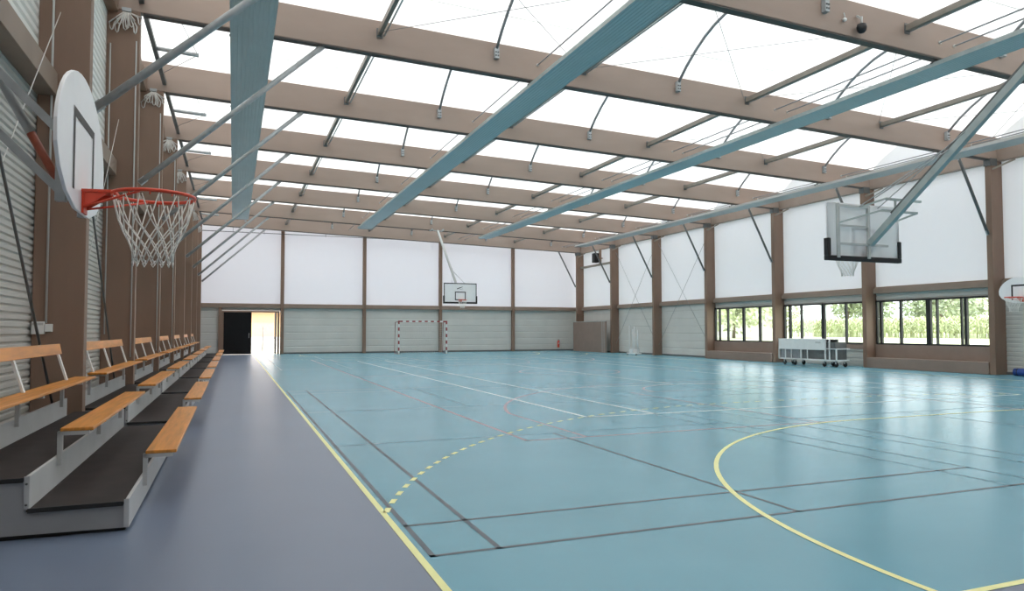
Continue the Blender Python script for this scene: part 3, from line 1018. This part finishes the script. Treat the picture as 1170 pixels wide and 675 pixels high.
def add_rim(t, origin, d, zr, off=0.15, ri=0.228):
    """origin = board front face centre line at ground plan; d = unit vector out of the board"""
    dx, dy = d
    ox, oy = origin
    cx, cy = ox + dx * (off + ri), oy + dy * (off + ri)
    px, py = -dy, dx
    rm = MB()
    rm.tube([(cx + ri * math.cos(2 * PI * i / 48), cy + ri * math.sin(2 * PI * i / 48), zr) for i in range(48)], 0.011, 8, closed=True)
    rim = rm.build('rim', M['red'], t)
    br = MB()

    def W(a, b, z):
        return (ox + dx * a + px * b, oy + dy * a + py * b, z)
    # flat top plate and back plate
    br.poly([W(0, -.055, zr + .012), W(0, .055, zr + .012), W(off + .03, .085, zr + .012), W(off + .03, -.085, zr + .012),
             W(0, -.055, zr - .004), W(0, .055, zr - .004), W(off + .03, .085, zr - .004), W(off + .03, -.085, zr - .004)],
            [(0, 1, 2, 3), (7, 6, 5, 4), (0, 4, 5, 1), (1, 5, 6, 2), (2, 6, 7, 3), (3, 7, 4, 0)])
    br.poly([W(0.002, -.055, zr + .012), W(0.002, .055, zr + .012), W(0.002, .055, zr - .13), W(0.002, -.055, zr - .13),
             W(0.014, -.055, zr + .012), W(0.014, .055, zr + .012), W(0.014, .055, zr - .13), W(0.014, -.055, zr - .13)],
            [(0, 1, 2, 3), (7, 6, 5, 4), (0, 4, 5, 1), (1, 5, 6, 2), (2, 6, 7, 3), (3, 7, 4, 0)])
    for sb in (-1, 1):
        br.poly([W(0.012, sb * .05, zr), W(0.012, sb * .05, zr - .10), W(off, sb * .07, zr), W(0.012, sb * .044, zr), W(0.012, sb * .044, zr - .10), W(off, sb * .064, zr)],
                [(0, 1, 2), (5, 4, 3), (0, 3, 4, 1), (1, 4, 5, 2), (2, 5, 3, 0)])
    br.build('rim_bracket', M['red'], rim)
    st = MB()
    for sb in (-1, 1):
        st.tube([W(0.01, sb * .05, zr - .095), W(off + ri * 0.75, sb * ri * 0.92, zr - .008)], 0.007, 6)
    build_each(st, 'rim_stay', M['red'], rim)
    hk = MB()
    for i in range(12):
        a = 2 * PI * i / 12
        hk.tube([(cx + ri * math.cos(a), cy + ri * math.sin(a), zr - 0.008), (cx + ri * math.cos(a), cy + ri * math.sin(a), zr - 0.026)], 0.004, 5)
    build_each(hk, 'net_hook', M['red'], rim)
    net_mesh((cx, cy, zr - 0.02), ri - 0.004, 0.112, 0.385, n=14, rad=0.004).build('net', M['net'], t)


def fan_outline(hw=0.70, z0=0.0, h=0.86):
    """half-moon board: round top, sides tapering to a narrow flat foot; (u, z) with u across"""
    pts = [(-0.20, 0.0), (0.20, 0.0), (0.44, 0.06), (0.61, 0.16), (0.685, 0.27)]
    for i in range(1, 20):
        a = PI * i / 20
        pts.append((0.70 * math.cos(a), 0.31 + 0.50 * math.sin(a)))
    pts += [(-0.685, 0.27), (-0.61, 0.16), (-0.44, 0.06)]
    return pts


def fan_hoop(X, Yc, z0, sg, zr, label, arms):
    """sg: +1 board looks towards +x"""
    t = thing('basketball_hoop', (X, Yc, z0), label, 'basketball hoop', 'fan shaped side hoops')
    pts = [(Yc + u, z0 + z) for u, z in fan_outline()]
    m = MB()
    m.prism(pts, 'x', X - sg * 0.02, X)
    m.cur = 1
    a = X + sg * 0.0015
    y0, y1, za, zb = Yc - 0.31, Yc + 0.31, z0 + 0.10, z0 + 0.565
    w = 0.052

    def strip(ya, yb, zc, zd):
        m.poly([(a, ya, zc), (a, yb, zc), (a, yb, zd), (a, ya, zd)], [(0, 1, 2, 3)])
    strip(y0, y1, zb - w, zb)
    strip(y0, y0 + w, za, zb - w)
    strip(y1 - w, y1, za, zb - w)
    m.build('backboard', [M['white'], M['black']], t, bevel=0.004)
    add_rim(t, (X, Yc), (sg, 0), zr)
    # back frame
    bf = MB()
    for dy in (-0.30, 0.30):
        bf.bar((X - sg * 0.055, Yc + dy, z0 + 0.02), (X - sg * 0.055, Yc + dy, z0 + 0.55), 0.05, 0.05, up=(0, 1, 0))
    bf.bar((X - sg * 0.055, Yc - 0.32, z0 + 0.10), (X - sg * 0.055, Yc + 0.32, z0 + 0.10), 0.05, 0.05)
    bf.bar((X - sg * 0.055, Yc - 0.32, z0 + 0.48), (X - sg * 0.055, Yc + 0.32, z0 + 0.48), 0.05, 0.05)
    bf.build('back_frame', M['steel'], t)
    xw = (XLO + 0.02) if sg > 0 else (XW - 0.17)
    for za in (0.08, 0.42):
        MB().bar((X - sg * 0.07, Yc - 0.05, z0 + za), (xw, Yc - 0.05, z0 + za + arms), 0.06, 0.045, up=(0, 0, 1)).build('arm', M['steel'], t)
    wp = MB()
    for dy in (-0.05,):
        wp.box(min(xw, xw + sg * 0.05), max(xw, xw + sg * 0.05), Yc + dy - 0.06, Yc + dy + 0.06, z0 + arms - 0.15, z0 + arms + 0.75)
    wp.build('wall_bracket', M['steel'], t)
    P = Vector((X - sg * 0.09, Yc + 0.03, z0 + 0.10))
    Q = Vector((xw + sg * 0.05, Yc + 0.03, z0 + arms * 1.80 + 0.10))
    s1 = MB().tube([P, P.lerp(Q, 0.135)], 0.024, 8).build('gas_spring', M['rust'], t)
    MB().tube([P.lerp(Q, 0.135), Q], 0.026, 8).build('spring_rod', M['offwhite'], t)
    return t


fan_hoop(-1.95, 2.08, 2.155, 1, 2.285, 'white fan shaped backboard with red rim and white net hung high on the left wall', 1.50)
fan_hoop(20.95, 11.40, 2.27, -1, 2.44, 'white fan shaped backboard with red rim on the right wall beside a brown column', 0.40)


def rect_hoop(yb, sg, label, near):
    """sg: direction the board looks along y"""
    XC = 9.93
    z0, z1, hw = 2.90, 3.95, 0.90
    if near:
        z0, z1 = 2.78, 3.83
    t = thing('basketball_hoop', (XC, yb, z0), label, 'basketball hoop')
    m = MB()
    m.box(XC - hw, XC + hw, min(yb, yb - sg * 0.03), max(yb, yb - sg * 0.03), z0, z1)
    m.cur = 1
    a = yb + sg * 0.0015
    w = 0.05

    def st(x0, x1, za, zb):
        m.poly([(x0, a, za), (x1, a, za), (x1, a, zb), (x0, a, zb)], [(0, 1, 2, 3)])
    st(XC - hw, XC + hw, z1 - w, z1)
    st(XC - hw, XC + hw, z0, z0 + w)
    st(XC - hw, XC - hw + w, z0 + w, z1 - w)
    st(XC + hw - w, XC + hw, z0 + w, z1 - w)
    st(XC - 0.295, XC + 0.295, z0 + 0.15, z0 + 0.20)
    st(XC - 0.295, XC + 0.295, z0 + 0.55, z0 + 0.60)
    st(XC - 0.295, XC - 0.245, z0 + 0.20, z0 + 0.55)
    st(XC + 0.245, XC + 0.295, z0 + 0.20, z0 + 0.55)
    # small slanted dark emblem above the inner rectangle
    for dx, dz, ww, hh in ((-0.20, 0.72, 0.12, 0.05), (-0.10, 0.76, 0.12, 0.05), (0.00, 0.80, 0.10, 0.035), (-0.04, 0.71, 0.16, 0.018)):
        m.poly([(XC + dx, a, z0 + dz), (XC + dx + ww, a, z0 + dz + 0.03), (XC + dx + ww + 0.03, a, z0 + dz + 0.03 + hh), (XC + dx + 0.03, a, z0 + dz + hh)], [(0, 1, 2, 3)])
    m.build('backboard', [M['board_acrylic'] if near else M['white'], M['black']], t)
    pd = MB()
    ya, yc = yb - 0.06, yb + 0.045
    if sg < 0:
        ya, yc = yb - 0.045, yb + 0.06
    pd.box(XC - hw - 0.03, XC + hw + 0.03, ya, yc, z0 - 0.03, z0 + 0.06)
    pd.box(XC - hw - 0.03, XC - hw + 0.05, ya, yc, z0 + 0.06, z0 + 0.38)
    pd.box(XC + hw - 0.05, XC + hw + 0.03, ya, yc, z0 + 0.06, z0 + 0.38)
    pd.build('edge_padding', M['rubber'], t, bevel=0.012)
    add_rim(t, (XC, yb), (0, sg), z0 + 0.15)
    # back frame
    yf = yb - sg * 0.07
    f = MB()
    for dx in (-0.75 + 0.06, 0.06):
        f.bar((XC + dx, yf, z0 + 0.02), (XC + dx, yf, z1 - 0.02), 0.05, 0.05, up=(1, 0, 0))
    f.bar((XC - 0.72, yf, z1 - 0.06), (XC + 0.10, yf, z1 - 0.06), 0.04, 0.04)
    f.bar((XC - 0.72, yf, z0 + 0.28), (XC + 0.55, yf, z0 + 0.28), 0.04, 0.04)
    f.bar((XC - 0.72, yf, z0 + 0.62), (XC + 0.10, yf, z0 + 0.62), 0.03, 0.03)
    f.build('back_frame', M['offwhite'], t)
    yo = yb - sg * 0.55
    g = MB()
    g.bar((XC - 0.05, yo, z1 + 0.02), (XC + 0.85, yo, z1 + 0.02), 0.04, 0.04)
    g.bar((XC - 0.15, yo, z1 - 0.20), (XC + 0.75, yo, z1 - 0.20), 0.04, 0.04)
    g.bar((XC - 0.69, yf, z0 + 0.66), (XC - 0.15, yo, z1 - 0.20), 0.03, 0.03)
    g.bar((XC + 0.45, yf, z0 + 0.66), (XC + 0.75, yo, z1 - 0.20), 0.03, 0.03)
    g.bar((XC - 0.10, yf, z1 - 0.05), (XC - 0.05, yo, z1 + 0.02), 0.03, 0.03)
    g.bar((XC + 0.20, yo, z1 - 0.20), (XC + 0.20, yo, z1 + 0.02), 0.03, 0.03)
    g.build('side_brackets', M['boom_green'], t)
    # boom up to the roof
    P = Vector((XC + 0.07, yb - sg * 0.10, z0 + 0.30))
    top = Vector((XC + 0.07, yb - sg * 4.95, ZB(10) - 0.45 + (0.0))) if near else Vector((XC + 0.07, yb + 4.72, ZB(10) - 0.10))
    bm_ = MB().bar(P, top, 0.10, 0.125).build('boom', M['boom_green'] if near else M['offwhite'], t, bevel=0.008)
    MB().bar(P.lerp(top, 0.10) + Vector((0.0, 0, 0.11)), P.lerp(top, 0.62) + Vector((0.0, 0, 0.11)), 0.05, 0.05).build('slider', M['steel_dark'] if near else M['offwhite'], bm_)
    cw = MB()
    for dx in (-0.12, 0.12):
        cw.tube([(XC + 0.07 + dx * 3, yo, z1 + 0.02), tuple(P.lerp(top, 0.34) + Vector((dx * 0.5, 0, 0.06)))], 0.010, 5)
        cw.tube([(XC + 0.07 - dx * 2, yf, z1 - 0.06), tuple(P.lerp(top, 0.40) + Vector((dx * 0.5, 0, 0.06)))], 0.010, 5)
    build_each(cw, 'stay_wire', M['steel'], t)
    hg = MB()
    for dx in (-0.22, 0.22):
        hg.bar((top.x + dx, top.y, top.z), (top.x + dx * 1.6, top.y, ZB(10) + 0.02), 0.05, 0.05, up=(0, 1, 0))
        hg.bar((top.x + dx * 1.6, top.y, ZB(10) - 0.04), (top.x + dx * 1.6, (YK(-2) + 0.2) if near else YK(5) - 0.0, ZB(10) - 0.04), 0.06, 0.06)
    hg.bar((top.x - 0.30, top.y, top.z), (top.x + 0.30, top.y, top.z), 0.05, 0.05)
    hg.build('roof_hanger', M['steel'], t)
    return t


rect_hoop(7.2, 1, 'rectangular backboard seen from behind, black padded edge, hanging from a long boom', True)
rect_hoop(32.8, -1, 'white rectangular backboard with black border facing the viewer above the goal', False)

# ------------------------------------------------------------------ handball goal
GX, GY = 10.02, 41.0
t = thing('handball_goal', (GX, GY, 0), 'red and white striped handball goal with a grey net at the far end', 'goal')


def striped(p0, p1, n, first):
    m = MB()
    p0, p1 = Vector(p0), Vector(p1)
    for i in range(n):
        m.cur = (i + first) % 2
        m.bar(p0.lerp(p1, i / n), p0.lerp(p1, (i + 1) / n), 0.08, 0.08, up=(0, 1, 0))
    return m


for sx in (-1, 1):
    striped((GX + sx * 1.54, GY, 0), (GX + sx * 1.54, GY, 2.08), 10, 0).build('goal_post', [M['white_paint'], M['red_dark']], t)
striped((GX - 1.50, GY, 2.04), (GX + 1.50, GY, 2.04), 15, 1).build('crossbar', [M['white_paint'], M['red_dark']], t)
for sx in (-1, 1):
    m = MB()
    m.tube([(GX + sx * 1.54, GY, 2.02), (GX + sx * 1.58, GY + 0.85, 2.0), (GX + sx * 1.58, GY + 1.05, 0.02), (GX + sx * 1.54, GY, 0.02)], 0.02, 6)
    m.build('net_stay', M['red_dark'], t)
m = MB()
n, k = 26, 18
for i in range(n + 1):
    x = GX - 1.5 + 3.0 * i / n
    m.tube([(x, GY + 0.05, 2.0), (x, GY + 0.80, 1.95), (x, GY + 1.0, 0.03)], 0.004, 4)
for j in range(k + 1):
    z = 0.05 + 1.9 * j / k
    y = GY + 1.0 - 0.2 * j / k
    m.tube([(GX - 1.5, y, z), (GX + 1.5, y, z)], 0.004, 4)
    for sx in (-1.5, 1.5):
        m.tube([(GX + sx, GY + 0.05, z), (GX + sx, y, z)], 0.004, 4)
m.build('net', M['cable_pale'], t)

# ------------------------------------------------------------------ white trolley below the middle window
t = thing('storage_trolley', (21.15, 20.0, 0), 'white rolling storage trolley with slatted front below the middle window', 'trolley')
xa, xb, ya, yb = 20.85, 21.55, 18.42, 21.60
m = MB()
m.box(xa, xa + 0.03, 18.98, yb, 0.66, 1.09)
m.box(xb - 0.03, xb, 18.98, yb, 0.66, 1.09)
m.box(xa, xb, yb - 0.03, yb, 0.30, 1.09)
m.build('side_panel', M['white_paint'], t, bevel=0.006)
f = MB()
f.box(xa, xa + 0.05, ya, yb, 0.24, 0.29)
f.box(xb - 0.05, xb, ya, yb, 0.24, 0.29)
f.box(xa, xb, ya, ya + 0.05, 0.24, 0.29)
f.box(xa, xb, yb - 0.05, yb, 0.24, 0.29)
f.box(xa, xa + 0.04, ya, 18.98, 0.70, 0.74)
f.box(xa, xb, ya, ya + 0.04, 0.70, 0.74)
f.build('chassis', M['white_paint'], t)
for y, w in ((18.44, .05), (18.78, .05), (19.0, .06), (19.95, .03), (20.3, .06), (20.85, .02), (21.2, .03), (21.57, .05)):
    MB().box(xa - 0.002, xa + 0.04, y - w / 2, y + w / 2, 0.27, 1.09 if 18.7 < y < 19.1 else (0.74 if y < 18.6 else 0.68)).build('upright', M['white_paint'], t)
MB().box(xa, xb, 18.76, yb, 1.085, 1.105).build('lid', M['white_paint'], t, bevel=0.004)
MB().box(xa + 0.06, xb - 0.06, ya + 0.10, 20.3, 0.29, 0.98).build('stored_mats', M['steel_dark'], t)
MB().box(xa + 0.06, xb - 0.06, 20.34, yb - 0.06, 0.29, 0.66).build('stored_mats', M['steel_mid'], t)
MB().box(xa - 0.004, xa, 19.22, 19.50, 0.94, 0.99).build('label_plate', M['offwhite'], t)
for y in (18.55, 19.15, 20.75, 21.35):
    for x in (xa + 0.12, xb - 0.12):
        c = MB().lathe([(0.085, -0.02), (0.10, -0.012), (0.10, 0.012), (0.085, 0.02)], (x, y, 0.10), (1, 0, 0), 16).build('caster_wheel', M['rubber'], t)
        MB().box(x - 0.035, x + 0.035, y - 0.03, y + 0.03, 0.12, 0.245).build('caster_fork', M['offwhite'], c)

# volleyball post stand
t = thing('post_stand', (21.0, 33.75, 0), 'white post stand with slim uprights in front of the grey right wall', 'post stand')
for i, (y, h) in enumerate(((34.2, 1.75), (33.9, 1.55), (33.65, 1.70), (33.35, 1.50))):
    MB().tube([(20.95 + 0.05 * (i % 2), y, 0.10), (20.95 + 0.05 * (i % 2), y, h)], 0.028, 8).build('upright', M['white_paint'], t)
m = MB()
m.box(20.80, 21.20, 33.25, 34.30, 0.06, 0.14)
m.box(20.78, 21.22, 33.55, 33.95, 0.14, 0.36)
m.build('base', M['white_paint'], t, bevel=0.01)
for y in (33.3, 34.25):
    MB().lathe([(0.055, -0.02), (0.06, 0.0), (0.055, 0.02)], (20.85, y, 0.06), (1, 0, 0), 12).build('wheel', M['rubber'], t)

# ------------------------------------------------------------------ corner box, extinguisher, loudspeaker
t = thing('partition_box', (21.9, 40.6, 0), 'brown boarded enclosure in the far right corner, taller than a person', 'enclosure')
MB().box(21.60, 21.66, YK(5) + BW, YK(6) - 0.02, 0, 2.05).build('front_panel', M['panel_brown'], t)
MB().box(21.58, 21.68, YK(5) + BW, YK(6) - 0.02, 2.05, 2.09).build('top_rail', M['offwhite'], t)
MB().box(21.66, XW - 0.05, YK(6) - 0.10, YK(6) - 0.02, 0, 2.05).build('end_panel', M['panel_brown'], t)
pm = MB()
for y in (YK(5) + BW + 0.25, YK(5) + BW + 0.50):
    pm.box(21.585, 21.60, y, y + 0.03, 0.02, 2.05)
build_each(pm, 'joint_strip', M['offwhite'], t)

ex, ey = 20.88, YF + 0.10
t = thing('fire_extinguisher', (ex, ey - 0.09, 0.2), 'small red fire extinguisher on the far wall beside the brown corner enclosure', 'fire extinguisher')
MB().lathe([(0.0, 0.0), (0.075, 0.01), (0.08, 0.04), (0.08, 0.42), (0.06, 0.50), (0.03, 0.53)], (ex, ey - 0.10, 0.22), n=16).build('cylinder', M['red'], t)
MB().lathe([(0.03, 0), (0.03, 0.05), (0.015, 0.07)], (ex, ey - 0.10, 0.75), n=10).build('valve', M['steel_dark'], t)
MB().tube([(ex + 0.03, ey - 0.10, 0.79), (ex + 0.11, ey - 0.12, 0.72), (ex + 0.10, ey - 0.12, 0.45)], 0.012, 6).build('hose', M['rubber'], t)
MB().box(ex - 0.05, ex + 0.05, ey - 0.02, ey, 0.55, 0.65).build('wall_hook', M['steel_dark'], t)
MB().box(ex - 0.035, ex + 0.035, ey - 0.187, ey - 0.178, 0.48, 0.58).build('instruction_sticker', M['white_paint'], t)

t = thing('loudspeaker', (21.9, 40.9, 6.0), 'black loudspeaker hung on a bracket high in the far right corner', 'loudspeaker')
MB().box(21.75, 22.10, 40.05, 40.45, 6.10, 6.75).build('cabinet', M['black'], t, bevel=0.015)
g = MB()
g.box(21.735, 21.75, 40.09, 40.41, 6.14, 6.71)
g.build('grille', M['rubber'], t)
b = MB()
b.bar((22.10, 40.25, 6.42), (XW, 40.25, 6.42), 0.08, 0.08)
b.box(22.05, 22.12, 39.75, 40.0, 5.95, 7.0)
b.build('bracket', M['timber'], t)
MB().bar((22.25, YK(5) + BW, 5.98), (22.25, YK(6), 5.98), 0.12, 0.14).build('support_rail', M['steel_taupe'], t)

# ------------------------------------------------------------------ devices on the near roof beam
yk = YK(-1)
t = thing('security_camera', (10.64, yk - 0.12, 7.40), 'black dome security camera hanging on the near roof beam', 'camera')
MB().bar((10.62, yk - 0.01, 7.86), (10.62, yk - 0.12, 7.76), 0.04, 0.04).build('arm', M['offwhite'], t)
MB().tube([(10.62, yk - 0.12, 7.80), (10.62, yk - 0.12, 7.62)], 0.022, 8).build('drop_tube', M['offwhite'], t)
MB().lathe([(0.02, 0.20), (0.085, 0.18), (0.10, 0.12), (0.085, 0.05), (0.05, 0.01), (0.0, 0.0)], (10.62, yk - 0.12, 7.46), n=20).build('dome', M['black'], t)
t = thing('motion_sensor', (10.24, yk, 7.68), 'small white sensor on a stem left of the dome camera', 'sensor')
MB().tube([(10.26, yk - 0.02, 7.86), (10.26, yk - 0.05, 7.74)], 0.012, 6).build('stem', M['offwhite'], t)
MB().lathe([(0.0, 0.0), (0.04, 0.01), (0.045, 0.05), (0.02, 0.07)], (10.24, yk - 0.05, 7.67), n=12).build('sensor_head', M['white_paint'], t)

# small blue padded roll at the right picture edge
t = thing('gym_mat', (22.2, 12.3, 0), 'blue rolled gym mat on the floor by the right wall', 'mat')
MB().lathe([(0.10, 0), (0.12, 0.01), (0.12, 0.55), (0.10, 0.56)], (22.15, 11.9, 0.12), (0, 1, 0), 20).build('roll', M['blue_pad'], t)
st = MB()
for y in (12.02, 12.32):
    st.lathe([(0.123, 0), (0.123, 0.03)], (22.15, y, 0.12), (0, 1, 0), 20)
build_each(st, 'strap', M['black'], t)

# ------------------------------------------------------------------ outside
GZ = 0.62
structure(MB().prism([(XRO + 0.1, -0.4), (XRO + 0.1, -0.03), (30, -0.03), (62, GZ), (260, GZ), (260, -0.4)], 'y', -60, 260).build('ground', M['ground']), 'pale dry grass outside the windows', 'ground')
structure(MB().box(-30, XRO + 0.09, YF + 0.25, 90, -0.12, -0.02).build('ground', M['paving']), 'pale paving outside the open door', 'ground')

rnd = random.Random(3)
cm = MB()
# corn field seen through the windows
for r in range(9):
    for i in range(140):
        x = 66 + r * 0.9 + rnd.uniform(-0.2, 0.2)
        y = 28 + i * 0.31 + rnd.uniform(-0.12, 0.12)
        h = rnd.uniform(1.75, 2.2)
        cm.bar((x, y, GZ - 0.05), (x, y, GZ + h), 0.03, 0.03)
        for q in range(6):
            a = rnd.uniform(0, 2 * PI)
            zz = GZ + h * (0.25 + 0.13 * q)
            l = rnd.uniform(0.5, 0.8)
            ca, sa = math.cos(a) * l, math.sin(a) * l
            wx, wy = -math.sin(a) * 0.06, math.cos(a) * 0.06
            cm.poly([(x - wx, y - wy, zz), (x + wx, y + wy, zz), (x + ca * 0.6 + wx, y + sa * 0.6 + wy, zz + 0.35), (x + ca * 0.6 - wx, y + sa * 0.6 - wy, zz + 0.35), (x + ca, y + sa, zz + 0.1)],
                    [(0, 1, 2, 3), (3, 2, 4)])
corn = cm.build('corn_field', M['corn'], fix=False)
tag(corn, 'field of tall green corn beyond the windows', 'corn', None, 'stuff')


def tree_mesh(h, w, seed):
    rn = random.Random(seed)
    m = MB()
    m.smooth = False
    lobes = [(rn.gauss(0, w * 0.28), rn.gauss(0, w * 0.28), h * rn.uniform(0.38, 0.92), w * rn.uniform(0.20, 0.34)) for _ in range(16)]
    for i in range(2600):
        lx, ly, lz, lr = rn.choice(lobes)
        v = Vector((rn.gauss(0, 1), rn.gauss(0, 1), rn.gauss(0, 1))).normalized() * lr * rn.uniform(0.6, 1.05)
        c = Vector((lx, ly, lz)) + v
        s = rn.uniform(0.16, 0.34)
        n = Vector((rn.gauss(0, 1), rn.gauss(0, 1), rn.gauss(0, 1))).normalized()
        a = n.orthogonal().normalized() * s
        b = n.cross(a).normalized() * s * 0.7
        m.poly([c - a, c - b, c + a, c + b], [(0, 1, 2, 3)])
    tr = MB()
    tr.tube([(0, 0, -0.1), (0.1, 0, h * 0.35), (0, 0.1, h * 0.7)], 0.22, 8, r2=0.06)
    for i in range(4):
        a = i * 1.7
        tr.tube([(0.05, 0, h * 0.35), (math.cos(a) * w * 0.3, math.sin(a) * w * 0.3, h * 0.65)], 0.10, 6, r2=0.03)
    return m, tr


protos = []
for s, (h, w, mt) in enumerate(((8.5, 7.0, 'leaf'), (7.0, 7.5, 'leaf_pale'), (10.0, 6.5, 'leaf'))):
    protos.append((tree_mesh(h, w, 40 + s), mt, h))
spots = [(84, 32, 1), (97, 40, 0), (84, 47, 2), (97, 55, 1), (84, 62, 0), (97, 70, 1), (85, 78, 2), (97, 86, 0), (85, 94, 1), (55, 67, 1), (68, 102, 2), (84, 110, 0)]
tree_labels = ['pale green tree seen low over the corn, furthest right in the windows', 'dark green bushy tree behind the corn near the right window end',
               'tall dark tree behind the corn in the right window', 'pale tree behind the corn, mid right window', 'dark bushy tree behind the corn, left half of the right window',
               'pale tree behind the corn at the left end of the right window', 'tall tree in the right half of the middle window', 'dark bushy tree in the centre of the middle window',
               'pale tree at the left of the middle window', 'pale green tree nearest the hall, at the left edge of the middle window', 'tall tree in the right half of the furthest window', 'dark tree far behind the others in the furthest window']
made = {}
for (x, y, pi), lab in zip(spots, tree_labels):
    (cr, tr), mt, h = protos[pi]
    if pi not in made:
        t = thing('tree', (0, 0, 0), lab, 'tree', 'trees beyond the corn field')
        cr.build('crown', M[mt], t, fix=False)
        tr.build('trunk', M['bark'], t)
        t.location = (x, y, GZ)
        made[pi] = t
    else:
        t = copy_tree(made[pi])
        t.location = (x, y, GZ)
        t['label'] = lab
    t.rotation_euler = (0, 0, x * 1.3 + y)

# low white house seen through the furthest window
t = thing('house', (64, 76.5, GZ), 'low white house seen through the furthest window', 'house')
MB().box(60.5, 67.5, 73.5, 79.5, GZ - 0.1, 2.9).build('wall', M['render_white'], t)
MB().prism([(72.9, 2.9), (80.1, 2.9), (76.5, 4.1)], 'x', 60, 68).build('roof', M['roof_tile'], t)
for yy in (74.6, 77.4):
    MB().box(60.44, 60.5, yy, yy + 1.0, 1.4, 2.4).build('window', M['steel_dark'], t)

# orange building and post outside the open door
t = thing('outbuilding', (1.0, 62, 0), 'orange rendered building with pale roof edge outside the open door', 'building')
MB().box(-6.0, 3.6, 60, 68, 0, 3.0).build('wall', M['render_orange'], t)
MB().box(-6.3, 3.9, 59.5, 68.5, 3.0, 3.3).build('roof_edge', M['roof_tile'], t)
o = MB().tube([(0.85, 51.0, -0.05), (0.85, 51.0, 1.75)], 0.045, 8).build('marker_post', M['steel_dark'])
tag(o, 'thin dark post standing outside the open door', 'post')
o = MB().box(-5, 3.4, 58.0, 58.2, -0.05, 0.95).build('garden_wall', M['render_white'])
tag(o, 'low pale wall in front of the orange building', 'wall')
o = MB()
for x in (-4, -2, 0, 2, 4, 6):
    o.tube([(x, 57, -0.05), (x, 57, 1.0)], 0.03, 6)
for z in (0.35, 0.95):
    o.tube([(-4, 57, z), (6, 57, z)], 0.025, 6)
tag(o.build('railing', M['offwhite']), 'low pale railing in front of the orange building', 'railing')
